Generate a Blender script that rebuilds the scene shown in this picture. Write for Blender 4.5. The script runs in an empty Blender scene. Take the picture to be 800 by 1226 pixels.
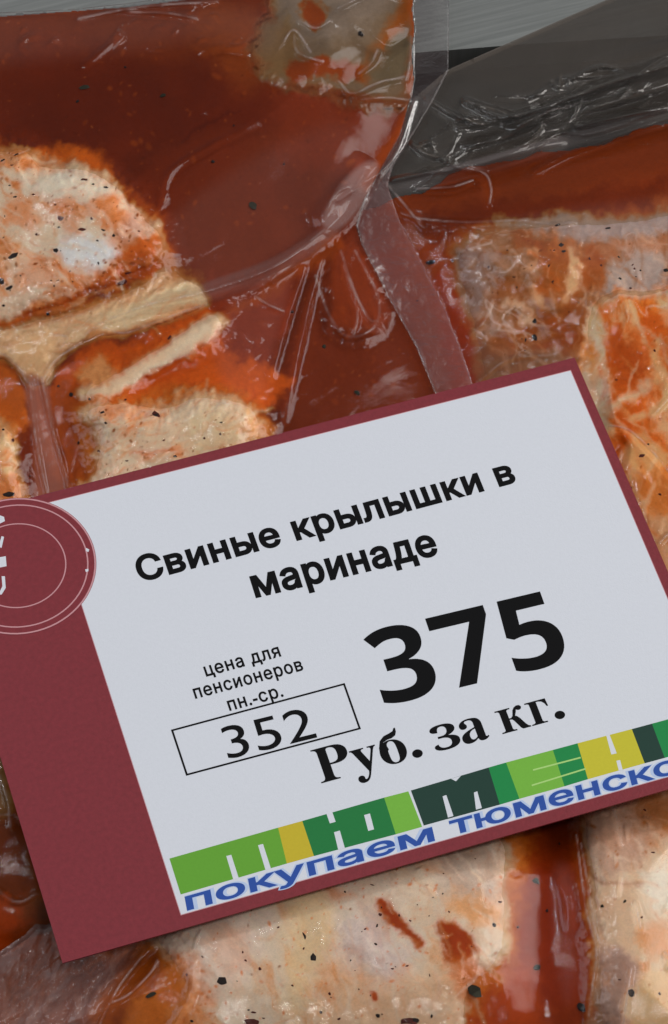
import bpy, math, random
import numpy as np
from mathutils import Matrix, Vector
from mathutils.geometry import delaunay_2d_cdt

# ---------------------------------------------------------------- camera, world, lamps, exposure
S = bpy.context.scene
COL = S.collection
MM = 0.001
CARD_Z = 0.0205                     # height of the price tag's top face above the tray floor
RT = np.array([[0.95048642, -0.30912803, 0.03186567],
               [0.25051389, 0.82284291, 0.51007091],
               [-0.18389766, -0.47683268, 0.85954188]])    # world -> camera
CAM = np.array([-0.02779531, -0.16712458, 0.4078185 + CARD_Z])
FOC, CX, CY = 3700.0, 400.0, 613.0
cd = bpy.data.cameras.new('camera')
cam = bpy.data.objects.new('camera', cd)
COL.objects.link(cam)
m4 = Matrix(RT.T.tolist()).to_4x4()
m4.translation = Vector(CAM.tolist())
cam.matrix_world = m4
cd.sensor_fit = 'VERTICAL'
cd.sensor_height = 24
cd.lens = FOC / 1226 * 24
cd.clip_start, cd.clip_end = 0.02, 50
cd.dof.use_dof = True
cd.dof.focus_distance = 0.437
cd.dof.aperture_fstop = 180
S.camera = cam

W = bpy.data.worlds.new('World')
S.world = W
W.use_nodes = True
W.node_tree.nodes['Background'].inputs[0].default_value = (0.90, 0.94, 1.0, 1)
W.node_tree.nodes['Background'].inputs[1].default_value = 0.12


def lamp(name, loc, target, size, size_y, power, col):
    d = bpy.data.lights.new(name, 'AREA')
    d.shape = 'RECTANGLE'
    d.size, d.size_y, d.energy, d.color = size, size_y, power, col
    o = bpy.data.objects.new(name, d)
    COL.objects.link(o)
    o.location = loc
    o.rotation_euler = (Vector(target) - Vector(loc)).to_track_quat('-Z', 'Y').to_euler()
    return o


TGT = (0.05, 0.04, 0.01)
lamp('ceiling_lamp', (1.55, 0.22, 1.15), TGT, 1.5, 1.2, 25, (1.0, 0.97, 0.94))
lamp('window_lamp', (-1.6, 0.9, 1.1), TGT, 1.6, 1.0, 11, (0.86, 0.93, 1.0))
lamp('added_sparkle_strip', (0.25, -0.55, 1.7), TGT, 0.5, 0.10, 5, (1.0, 0.96, 0.92))  # unseen strip added so that wrinkled film sparkles
lamp('added_glint_strip', (-0.20, 0.86, 1.38), TGT, 0.6, 0.04, 2.6, (0.96, 0.98, 1.0))  # tube added out of view, near the mirror direction, for streaked glints

S.view_settings.view_transform = 'Standard'
S.view_settings.look = 'None'
S.view_settings.exposure = 0
S.view_settings.gamma = 1
S.render.engine = 'CYCLES'
S.cycles.transparent_max_bounces = 24
S.cycles.max_bounces = 8

# ---------------------------------------------------------------- helpers: plan of the place
RNG = np.random.default_rng(7)
random.seed(7)


def P(px, py, z):
    """world point(s) at height z (metres) for plan coordinates px, py"""
    px = np.asarray(px, float); py = np.asarray(py, float); z = np.asarray(z, float)
    d = np.stack([(px - CX) / FOC, -(py - CY) / FOC, -np.ones_like(px)], -1) @ RT
    t = (z - CAM[2]) / d[..., 2]
    return CAM + d * t[..., None]


def lin(c):
    c = np.asarray(c, float) / 255.0
    return np.where(c <= 0.04045, c / 12.92, ((c + 0.055) / 1.055) ** 2.4)


def ss(a, b, x):
    t = np.clip((x - a) / (b - a), 0, 1)
    return t * t * (3 - 2 * t)


_tab = np.random.default_rng(3).random((256, 256))


def vnoise(x, y):
    xi = np.floor(x).astype(int); yi = np.floor(y).astype(int)
    fx = x - xi; fy = y - yi
    fx = fx * fx * fx * (fx * (fx * 6 - 15) + 10); fy = fy * fy * fy * (fy * (fy * 6 - 15) + 10)
    a = _tab[xi & 255, yi & 255]; b = _tab[(xi + 1) & 255, yi & 255]
    c = _tab[xi & 255, (yi + 1) & 255]; d = _tab[(xi + 1) & 255, (yi + 1) & 255]
    return (a * (1 - fx) + b * fx) * (1 - fy) + (c * (1 - fx) + d * fx) * fy


def fbm(x, y, scale, octv=4, seed=0, rough=0.5):
    x = x / scale + seed * 17.3 + 60; y = y / scale + seed * 9.7 + 60
    s = 0; a = 1.0; t = 0
    for i in range(octv):
        s = s + a * vnoise(x, y); t += a
        x, y = 1.6 * x - 1.2 * y + 5.2, 1.2 * x + 1.6 * y + 1.3
        a *= rough
    return s / t


def sdf_poly(X, Y, pts):
    """signed distance, positive inside"""
    d = np.full(X.shape, 1e9); inside = np.zeros(X.shape, bool)
    n = len(pts)
    for i in range(n):
        x0, y0 = pts[i]; x1, y1 = pts[(i + 1) % n]
        ex, ey = x1 - x0, y1 - y0
        t = np.clip(((X - x0) * ex + (Y - y0) * ey) / (ex * ex + ey * ey + 1e-9), 0, 1)
        d = np.minimum(d, (X - x0 - t * ex) ** 2 + (Y - y0 - t * ey) ** 2)
        if y0 != y1:
            c = ((y0 <= Y) & (Y < y1)) | ((y1 <= Y) & (Y < y0))
            inside ^= c & (X < x0 + (Y - y0) * ex / (y1 - y0))
    return np.where(inside, 1, -1) * np.sqrt(d)


def smooth(pts, n=6, closed=False):
    """Catmull-Rom through points"""
    p = np.asarray(pts, float)
    if closed:
        q = np.vstack([p[-1], p, p[0], p[1]])
    else:
        q = np.vstack([2 * p[0] - p[1], p, 2 * p[-1] - p[-2]])
    out = []
    for i in range(1, len(q) - 2):
        for k in range(n):
            t = k / n
            out.append(0.5 * (2 * q[i] + (q[i + 1] - q[i - 1]) * t + (2 * q[i - 1] - 5 * q[i] + 4 * q[i + 1] - q[i + 2]) * t * t
                              + (3 * q[i] - q[i - 1] - 3 * q[i + 1] + q[i + 2]) * t ** 3))
    if not closed:
        out.append(p[-1])
    return np.array(out)


def dist_line(X, Y, pts, widths=None):
    """distance to a polyline; with widths: distance minus local half width"""
    d = np.full(X.shape, 1e9)
    for i in range(len(pts) - 1):
        x0, y0 = pts[i][:2]; x1, y1 = pts[i + 1][:2]
        ex, ey = x1 - x0, y1 - y0
        t = np.clip(((X - x0) * ex + (Y - y0) * ey) / (ex * ex + ey * ey + 1e-9), 0, 1)
        dd = np.hypot(X - x0 - t * ex, Y - y0 - t * ey)
        if widths is not None:
            dd = dd - (widths[i] * (1 - t) + widths[i + 1] * t)
        d = np.minimum(d, dd)
    return d


class Sheet:
    """regular grid of plan coordinates with colour and height layers"""

    def __init__(self, x0, x1, y0, y1, step):
        self.x0, self.y0, self.s = x0, y0, step
        xs = np.arange(x0, x1 + step, step); ys = np.arange(y0, y1 + step, step)
        self.X, self.Y = np.meshgrid(xs, ys)
        self.WX = self.X + 14 * (fbm(self.X, self.Y, 34, 4, 1, .6) - .5) * 2 + 4.5 * (fbm(self.X, self.Y, 8, 3, 3, .6) - .5) * 2
        self.WY = self.Y + 14 * (fbm(self.X, self.Y, 34, 4, 2, .6) - .5) * 2 + 4.5 * (fbm(self.X, self.Y, 8, 3, 4, .6) - .5) * 2
        self.C = np.zeros(self.X.shape + (3,))
        self.H = np.zeros(self.X.shape)

    def win(self, pts, pad):
        p = np.asarray(pts, float)[:, :2]
        a = lambda v, o, n: int(np.clip((v - o) / self.s, 0, n))
        h, w = self.X.shape
        return (slice(a(p[:, 1].min() - pad, self.y0, h), a(p[:, 1].max() + pad, self.y0, h) + 1),
                slice(a(p[:, 0].min() - pad, self.x0, w), a(p[:, 0].max() + pad, self.x0, w) + 1))

    def mix(self, sl, col, a):
        self.C[sl] += (lin(col) - self.C[sl]) * a[..., None]

    def poly(self, pts, col, soft=10, k=1.0, warp=1.0, closed_smooth=True, mod=None):
        pts = smooth(pts, 5, True) if closed_smooth else np.asarray(pts, float)
        sl = self.win(pts, soft + 16 * warp + 2)
        if self.X[sl].size == 0: return
        X = self.X[sl] * (1 - warp) + self.WX[sl] * warp; Y = self.Y[sl] * (1 - warp) + self.WY[sl] * warp
        br = (fbm(X, Y, 13, 4, 5, .55) - .5) * 2 * min(soft, 12) * .7 * min(1, warp * 1.5)
        a = ss(-soft * 1.1, soft * 1.1, sdf_poly(X, Y, pts) + br) * k
        if mod is not None: a = a * mod[sl]
        self.mix(sl, col, a)

    def stroke(self, pts, col, w=4, soft=4, k=1.0, warp=0.6, mod=None):
        pts = smooth(pts, 6)
        ws = np.interp(np.linspace(0, 1, len(pts)), np.linspace(0, 1, len(w)), w) if hasattr(w, '__len__') else [w] * len(pts)
        sl = self.win(pts, max(ws) + soft + 16 * warp + 2)
        if self.X[sl].size == 0: return
        X = self.X[sl] * (1 - warp) + self.WX[sl] * warp; Y = self.Y[sl] * (1 - warp) + self.WY[sl] * warp
        a = ss(soft, -soft, dist_line(X, Y, pts, ws)) * k
        if mod is not None: a = a * mod[sl]
        self.mix(sl, col, a)

    def dots(self, n, region, col, r0, r1, k=0.8, seed=1):
        g = np.random.default_rng(seed)
        p = np.asarray(region, float)
        for _ in range(n):
            x = g.uniform(p[:, 0].min(), p[:, 0].max()); y = g.uniform(p[:, 1].min(), p[:, 1].max())
            if sdf_poly(np.array([x]), np.array([y]), region)[0] < 3: continue
            r = r0 + (r1 - r0) * g.random() ** 3
            sl = self.win([(x, y)], r * 2.5 + 3)
            e = 1 + g.random() * 1.2; an = g.random() * 3.14
            dx = self.X[sl] - x; dy = self.Y[sl] - y
            u = (dx * math.cos(an) + dy * math.sin(an)) / e; v = -dx * math.sin(an) + dy * math.cos(an)
            self.mix(sl, col, ss(r * 1.3, r * .4, np.hypot(u, v)) * k * (0.4 + .6 * g.random()))

    def wisps(self, n, region, cols, ang, l0, l1, w=1.2, k=.4, seed=1, curl=.5):
        """short fine fibres and threads of fat, lying roughly one way"""
        g = np.random.default_rng(seed)
        p = np.asarray(region, float); c = 0
        while c < n:
            x = g.uniform(p[:, 0].min(), p[:, 0].max()); y = g.uniform(p[:, 1].min(), p[:, 1].max())
            if sdf_poly(np.array([x]), np.array([y]), region)[0] < 6: continue
            c += 1
            L = g.uniform(l0, l1); a = ang + g.normal(0, .35); b = a + g.normal(0, curl)
            q = [(x, y), (x + L * .5 * math.cos(a), y + L * .5 * math.sin(a)), (x + L * .5 * (math.cos(a) + math.cos(b)), y + L * .5 * (math.sin(a) + math.sin(b)))]
            ww = w * g.uniform(.6, 1.6)
            self.stroke(q, cols[g.integers(len(cols))], [ww * .4, ww, ww * .3], 1.6 + ww, k * g.uniform(.5, 1.2), .5)

    def ridge(self, pts, w, h, warp=0.0):
        """raise (or press in) a fold along a line: w in plan units, h in mm"""
        pts = smooth(pts, 6)
        sl = self.win(pts, w * 3.2)
        if self.X[sl].size == 0: return
        X = self.X[sl] * (1 - warp) + self.WX[sl] * warp; Y = self.Y[sl] * (1 - warp) + self.WY[sl] * warp
        d = dist_line(X, Y, pts)
        L = np.hypot(*(pts[-1] - pts[0])) * .5 + 1
        mid = pts[len(pts) // 2]
        fade = np.clip(1.25 - np.hypot(X - mid[0], Y - mid[1]) / L, 0, 1) ** .5
        self.H[sl] += h * np.exp(-(d / w) ** 2) * fade

    def mound(self, pts, soft, h, warp=0.5):
        pts = smooth(pts, 5, True)
        sl = self.win(pts, soft + 20)
        X = self.X[sl] * (1 - warp) + self.WX[sl] * warp; Y = self.Y[sl] * (1 - warp) + self.WY[sl] * warp
        self.H[sl] += h * ss(-soft, soft, sdf_poly(X, Y, pts))


ILLUM = 0.76     # how bright a white matt surface shows under the lamps


def grid_object(name, sh, Z, mask, mat, origin, parent=None, colour=None, haze=None, thick=None, step=1, full=False, edge=None):
    """mesh over the cells of a sheet where mask holds; thick (mm) closes it underneath"""
    X, Y, Zs, M = sh.X[::step, ::step], sh.Y[::step, ::step], Z[::step, ::step], mask[::step, ::step]
    if edge is not None:                           # draw the outermost points onto the true outline
        E_ = edge[::step, ::step]; gy, gx = np.gradient(E_, sh.s * step)
        k_ = np.where((E_ >= 0) & (E_ < 1.3 * sh.s * step), E_, 0)
        X = X - gx * k_; Y = Y - gy * k_
    h, w = X.shape
    cell = M[:-1, :-1] & M[1:, :-1] & M[:-1, 1:] & M[1:, 1:]
    jj, ii = np.nonzero(cell)
    i00 = jj * w + ii
    quads = np.stack([i00 + w, i00 + w + 1, i00 + 1, i00], 1)
    used = np.unique(quads)
    remap = np.full(h * w, -1); remap[used] = np.arange(len(used))
    V = P(X.ravel()[used], Y.ravel()[used], Zs.ravel()[used] * MM)
    Q = remap[quads]
    faces = [Q]
    tris = np.zeros((0, 3), int)
    nt = len(V)
    Cv = None
    if colour is not None:
        Cv = colour[::step, ::step].reshape(-1, 3)[used]
        g_ = ss(.05, .24, Cv[:, 1])[:, None]       # thin marinade over meat is paler than marinade alone
        Cv = np.clip(Cv / ILLUM * (np.array([1.14, .98, .30]) * (1 - g_) + np.array([1.38, 1.42, 1.54] if mat is M_MEAT else [1.0, .95, .85]) * g_), 0, 3)
        Cv = Cv * np.minimum(1, .90 / Cv.max(1))[:, None]
    Hv = haze[::step, ::step].ravel()[used] if haze is not None else None
    if thick is not None:
        if full:                                   # a thin sheet: its underside repeats the top
            V = np.vstack([V, V - np.array([0, 0, thick * MM])])
            faces.append(Q[:, ::-1] + nt)
            if Hv is not None: Hv = np.concatenate([Hv, Hv * 0])
        e = np.concatenate([Q[:, [0, 1]], Q[:, [1, 2]], Q[:, [2, 3]], Q[:, [3, 0]]])
        key = np.sort(e, 1); kk = key[:, 0].astype(np.int64) * (nt + 1) + key[:, 1]
        _, inv, cnt = np.unique(kk, return_inverse=True, return_counts=True)
        b = e[cnt[inv] == 1]
        bv = np.unique(b); bm = np.full(nt, -1); bm[bv] = nt + np.arange(len(bv))
        if full:
            faces.append(np.stack([b[:, 1], b[:, 0], b[:, 0] + nt, b[:, 1] + nt], 1))
        low = V[bv].copy(); low[:, 2] = np.maximum(low[:, 2] - thick * MM, 0.0006)
        cen = low.mean(0)
        if not full: V = np.vstack([V, low, cen])
        if not full: faces.append(np.stack([b[:, 1], b[:, 0], bm[b[:, 0]], bm[b[:, 1]]], 1))
        if not full: tris = np.stack([bm[b[:, 1]], bm[b[:, 0]], np.full(len(b), len(V) - 1)], 1)
        if Cv is not None and not full: Cv = np.vstack([Cv, Cv[bv], Cv[bv].mean(0)[None]])
        if Hv is not None and not full: Hv = np.concatenate([Hv, Hv[bv], [0]])
    V = V - np.asarray(origin)
    F = np.concatenate(faces)
    me = bpy.data.meshes.new(name)
    me.vertices.add(len(V)); me.vertices.foreach_set('co', V.astype(np.float32).ravel())
    nl = F.size + tris.size
    me.loops.add(nl); me.loops.foreach_set('vertex_index', np.concatenate([F.ravel(), tris.ravel()]).astype(np.int32))
    nf = len(F) + len(tris)
    starts = np.concatenate([np.arange(len(F)) * 4, len(F) * 4 + np.arange(len(tris)) * 3]).astype(np.int32)
    me.polygons.add(nf); me.polygons.foreach_set('loop_start', starts)
    me.polygons.foreach_set('use_smooth', np.ones(nf, bool))
    me.update(calc_edges=True); me.validate()
    if Cv is not None:
        at = me.attributes.new('tint', 'FLOAT_COLOR', 'POINT')
        at.data.foreach_set('color', np.hstack([Cv, np.ones((len(Cv), 1))]).astype(np.float32).ravel())
    if Hv is not None:
        at = me.attributes.new('haze', 'FLOAT', 'POINT')
        at.data.foreach_set('value', Hv.astype(np.float32))
    me.materials.append(mat)
    o = bpy.data.objects.new(name, me)
    COL.objects.link(o)
    if parent is not None:
        o.parent = parent
    else:
        o.location = origin
    return o


def poly_object(name, verts, faces, mat, origin=(0, 0, 0), parent=None, smooth_=False):
    me = bpy.data.meshes.new(name)
    me.from_pydata([tuple(np.asarray(v) - np.asarray(origin)) for v in verts], [], faces)
    me.materials.append(mat)
    if smooth_:
        me.polygons.foreach_set('use_smooth', [True] * len(me.polygons))
    o = bpy.data.objects.new(name, me)
    COL.objects.link(o)
    if parent is not None: o.parent = parent
    else: o.location = origin
    return o


def tag(o, label=None, cat=None, group=None, kind=None):
    for k, v in (('label', label), ('category', cat), ('group', group), ('kind', kind)):
        if v: o[k] = v
    return o


def empty(name, loc):
    o = bpy.data.objects.new(name, None)
    o.empty_display_size = .02
    COL.objects.link(o); o.location = loc
    return o


# ---------------------------------------------------------------- materials
def mat(name):
    m = bpy.data.materials.new(name); m.use_nodes = True
    n = m.node_tree; n.nodes.clear()
    out = n.nodes.new('ShaderNodeOutputMaterial')
    return m, n, out


def node(n, kind, **kw):
    x = n.nodes.new(kind)
    for k, v in kw.items():
        if k.startswith('i_'): x.inputs[k[2:].replace('_', ' ')].default_value = v
        else: setattr(x, k, v)
    return x


def plain(name, col, rough=.5, spec=.4, noise=0.0, nscale=900, bump=0.0, bscale=2500, srgb=True):
    m, n, out = mat(name)
    b = node(n, 'ShaderNodeBsdfPrincipled', i_Roughness=rough)
    b.inputs['Specular IOR Level'].default_value = spec
    c = list(lin(col) if srgb else col) + [1]
    tc = node(n, 'ShaderNodeTexCoord')
    if noise:
        t = node(n, 'ShaderNodeTexNoise', i_Scale=nscale, i_Detail=4.0)
        n.links.new(tc.outputs['Object'], t.inputs['Vector'])
        mx = node(n, 'ShaderNodeMix', data_type='RGBA')
        mx.inputs[6].default_value = [v * (1 - noise) for v in c[:3]] + [1]
        mx.inputs[7].default_value = [min(1, v * (1 + noise)) for v in c[:3]] + [1]
        n.links.new(t.outputs[0], mx.inputs[0]); n.links.new(mx.outputs[2], b.inputs['Base Color'])
    else:
        b.inputs['Base Color'].default_value = c
    if bump:
        t2 = node(n, 'ShaderNodeTexNoise', i_Scale=bscale, i_Detail=3.0)
        n.links.new(tc.outputs['Object'], t2.inputs['Vector'])
        bp = node(n, 'ShaderNodeBump', i_Strength=bump, i_Distance=.0001)
        n.links.new(t2.outputs[0], bp.inputs['Height']); n.links.new(bp.outputs[0], b.inputs['Normal'])
    n.links.new(b.outputs[0], out.inputs[0])
    return m


def flesh(name, sss=.25, rough=.42, grain=.13, bump=.25):
    """wet meat or sauce: colour from the mesh, with fine grain and specks"""
    m, n, out = mat(name)
    b = node(n, 'ShaderNodeBsdfPrincipled', i_Roughness=rough)
    b.inputs['Specular IOR Level'].default_value = .12
    b.inputs['Subsurface Weight'].default_value = sss
    b.inputs['Subsurface Radius'].default_value = (1, .45, .25)
    b.inputs['Subsurface Scale'].default_value = .0008
    at = node(n, 'ShaderNodeAttribute', attribute_name='tint')
    tc = node(n, 'ShaderNodeTexCoord')
    t = node(n, 'ShaderNodeTexNoise', i_Scale=1100.0, i_Detail=5.0, i_Roughness=.7)
    n.links.new(tc.outputs['Object'], t.inputs['Vector'])
    mr = node(n, 'ShaderNodeMapRange')
    mr.inputs[1].default_value = .3; mr.inputs[2].default_value = .7
    mr.inputs[3].default_value = 1 - grain; mr.inputs[4].default_value = 1 + grain
    n.links.new(t.outputs[0], mr.inputs[0])
    mul0 = node(n, 'ShaderNodeVectorMath', operation='SCALE')
    n.links.new(at.outputs['Color'], mul0.inputs[0]); n.links.new(mr.outputs[0], mul0.inputs['Scale'])
    t3 = node(n, 'ShaderNodeTexNoise', i_Scale=3400.0, i_Detail=3.0, i_Roughness=.6)
    n.links.new(tc.outputs['Object'], t3.inputs['Vector'])
    mr3 = node(n, 'ShaderNodeMapRange')
    mr3.inputs[1].default_value = .25; mr3.inputs[2].default_value = .75
    mr3.inputs[3].default_value = 1 - grain; mr3.inputs[4].default_value = 1 + grain
    n.links.new(t3.outputs[0], mr3.inputs[0])
    mul = node(n, 'ShaderNodeVectorMath', operation='SCALE')
    n.links.new(mul0.outputs[0], mul.inputs[0]); n.links.new(mr3.outputs[0], mul.inputs['Scale'])
    n.links.new(mul.outputs[0], b.inputs['Base Color'])
    t2 = node(n, 'ShaderNodeTexNoise', i_Scale=420.0, i_Detail=5.0)
    n.links.new(tc.outputs['Object'], t2.inputs['Vector'])
    bp = node(n, 'ShaderNodeBump', i_Strength=bump, i_Distance=.0006)
    n.links.new(t2.outputs[0], bp.inputs['Height']); n.links.new(bp.outputs[0], b.inputs['Normal'])
    n.links.new(b.outputs[0], out.inputs[0])
    return m


def film_material(name, rough=.075, bump=.15, gloss=.65, haze_col=(.66, .54, .52)):
    """clear plastic film: see-through, glossy, milky where the mesh says so, painted glints and veils included"""
    m, n, out = mat(name)
    tr = node(n, 'ShaderNodeBsdfTransparent'); tr.inputs[0].default_value = (1, 1, 1, 1)
    df = node(n, 'ShaderNodeBsdfDiffuse'); df.inputs[0].default_value = list(haze_col) + [1]
    gl = node(n, 'ShaderNodeBsdfGlossy', i_Roughness=rough)
    at = node(n, 'ShaderNodeAttribute', attribute_name='haze')
    tc = node(n, 'ShaderNodeTexCoord')
    t = node(n, 'ShaderNodeTexNoise', i_Scale=260.0, i_Detail=6.0, i_Roughness=.62, i_Distortion=.6)
    n.links.new(tc.outputs['Object'], t.inputs['Vector'])
    bp = node(n, 'ShaderNodeBump', i_Strength=bump, i_Distance=.0009)
    n.links.new(t.outputs[0], bp.inputs['Height'])
    fr = node(n, 'ShaderNodeFresnel', i_IOR=1.5)
    for x in (gl, fr): n.links.new(bp.outputs[0], x.inputs['Normal'])
    mu = node(n, 'ShaderNodeMath', operation='MULTIPLY'); mu.inputs[1].default_value = gloss
    n.links.new(fr.outputs[0], mu.inputs[0])
    m1 = node(n, 'ShaderNodeMixShader'); m2 = node(n, 'ShaderNodeMixShader')
    n.links.new(at.outputs['Fac'], m1.inputs[0]); n.links.new(tr.outputs[0], m1.inputs[1]); n.links.new(df.outputs[0], m1.inputs[2])
    n.links.new(mu.outputs[0], m2.inputs[0]); n.links.new(m1.outputs[0], m2.inputs[1]); n.links.new(gl.outputs[0], m2.inputs[2])
    n.links.new(m2.outputs[0], out.inputs[0])
    return m


M_MEAT = flesh('marinated_meat', .15, .5, .07, .12)
M_SAUCE = flesh('red_marinade', .0, .5, .08, .06)
M_FILM = film_material('clear_film')
M_SEAL = film_material('sealed_film', .2, .3, .5, (.30, .13, .125))
M_BACK = film_material('back_film', .3, .1, .4)
M_PEPPER = plain('black_pepper', (34, 22, 18), .6, .3, .5, 3000)
M_CHILLI = plain('brown_spice', (86, 30, 20), .6, .3, .4, 3000)
M_HERB = plain('green_herb', (44, 42, 26), .6, .3, .4, 3000)

# ---------------------------------------------------------------- the setting: tray floor and counter ledge
m, n, out = mat('brushed_metal')
b = node(n, 'ShaderNodeBsdfPrincipled', i_Roughness=.42)
b.inputs['Metallic'].default_value = .35
tc = node(n, 'ShaderNodeTexCoord'); mp = node(n, 'ShaderNodeMapping')
mp.inputs['Rotation'].default_value = (0, 0, math.radians(-12)); mp.inputs['Scale'].default_value = (14, 480, 1)
t = node(n, 'ShaderNodeTexNoise', i_Scale=2.2, i_Detail=6.0, i_Roughness=.7)
rp = node(n, 'ShaderNodeValToRGB')
rp.color_ramp.elements[0].position = .25; rp.color_ramp.elements[0].color = (.15, .16, .155, 1)
rp.color_ramp.elements[1].position = .8; rp.color_ramp.elements[1].color = (.30, .31, .30, 1)
n.links.new(tc.outputs['Object'], mp.inputs[0]); n.links.new(mp.outputs[0], t.inputs['Vector'])
n.links.new(t.outputs[0], rp.inputs[0]); n.links.new(rp.outputs[0], b.inputs['Base Color'])
n.links.new(b.outputs[0], out.inputs[0])
M_METAL = m
M_DARK = plain('dark_tray', (22, 20, 19), .5, .4, .2, 60)


def prism(pts_px, z_plan, z0, z1):
    top = [P(x, y, z_plan * MM) for x, y in pts_px]
    n_ = len(top)
    v = [(p[0], p[1], z1 * MM) for p in top] + [(p[0], p[1], z0 * MM) for p in top]
    f = [tuple(range(n_))[::-1], tuple(range(n_, 2 * n_))]
    f += [(i, (i + 1) % n_, n_ + (i + 1) % n_, n_ + i) for i in range(n_)]
    return v, f


v = [(-.5, -.4, 0), (.6, -.4, 0), (.6, .6, 0), (-.5, .6, 0)]
v += [(x, y, -.004) for x, y, _ in v]
tag(poly_object('tray_floor', v, [(0, 1, 2, 3), (7, 6, 5, 4), (0, 4, 5, 1), (1, 5, 6, 2), (2, 6, 7, 3), (3, 7, 4, 0)], M_DARK), kind='structure')
v, f = prism([(-700, 140), (500, 63), (612, 54), (1600, -8), (1600, -900), (-700, -900)], 6.0, 0.1, 6.0)
tag(poly_object('counter_ledge', v, f, M_METAL), kind='structure')
#BAGS#
# ---------------------------------------------------------------- vacuum bags and the meat in them
BAG_GROUP = 'vacuum bags of marinated meat'
MEAT_GROUP = 'pieces of marinated meat sealed in film'
LAYER = 0.35        # mm between film and what it holds


def flake_mesh(seed, m):
    import bmesh
    g = random.Random(seed)
    bm = bmesh.new()
    bmesh.ops.create_icosphere(bm, subdivisions=1, radius=1)
    for v in bm.verts:
        v.co *= g.uniform(.38, 1.3)
        v.co.z = max(-.8, min(.8, v.co.z))
        v.co.x = max(-.85, min(.9, v.co.x))
    me = bpy.data.meshes.new('pepper_flake'); bm.to_mesh(me); bm.free()
    me.materials.append(m)
    return me


FLAKES = {k: [flake_mesh(i * 7 + j, mm) for i in range(4)] for j, (k, mm) in enumerate((('p', M_PEPPER), ('c', M_CHILLI), ('h', M_HERB)))}


def flakes(owner, sh, Z, items, depth=.28):
    """items: (x, y, half length, half width, angle, kind): spice flakes lying in the marinade under the film"""
    base = Vector(owner.location) if owner.parent is None else Vector(owner.parent.location)
    for k, (x, y, a, b_, ang, kind) in enumerate(items):
        j = int(np.clip((y - sh.y0) / sh.s, 0, Z.shape[0] - 1)); i = int(np.clip((x - sh.x0) / sh.s, 0, Z.shape[1] - 1))
        p = P(x, y, (Z[j, i] - depth) * MM)
        o = bpy.data.objects.new('pepper_flake', FLAKES[kind][k % 4])
        COL.objects.link(o); o.parent = owner
        o.location = Vector(p.tolist()) - base
        o.rotation_euler = (0, 0, math.radians(-ang) + math.radians(14.8) * 0)
        o.scale = (a * .128 * MM, b_ * .14 * MM, .22 * MM)


def scatter(sh, region, n, r0, r1, seed, kinds='ppc'):
    g = random.Random(seed); p = np.asarray(region, float); out = []
    while len(out) < n:
        x = g.uniform(p[:, 0].min(), p[:, 0].max()); y = g.uniform(p[:, 1].min(), p[:, 1].max())
        if sdf_poly(np.array([x]), np.array([y]), region)[0] < 5: continue
        r = r0 + (r1 - r0) * g.random() ** 2
        out.append((x, y, r * g.uniform(.9, 1.6), r * g.uniform(.5, .9), g.uniform(0, 180), g.choice(kinds)))
    return out


def meat_piece(label, sh, Z, poly, origin_px, thick=7, dip=1.0, soft=16):
    """one solid piece of meat: its top follows the film and rounds down into the marinade"""
    pts = smooth(poly, 5, True)
    X = sh.X * .7 + sh.WX * .3; Y = sh.Y * .7 + sh.WY * .3
    sd = sdf_poly(X, Y, pts)
    z = Z - LAYER + .12 - dip * (1 - ss(-soft * .6, soft * .6, sd)) - .5 * ss(soft, -soft, sd)
    org = P(*origin_px, .002)
    o = grid_object('meat_piece', sh, z, sd > -soft * .6, M_MEAT, org, None, sh.C, None, thick)
    return tag(o, label, 'meat', MEAT_GROUP)


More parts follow.
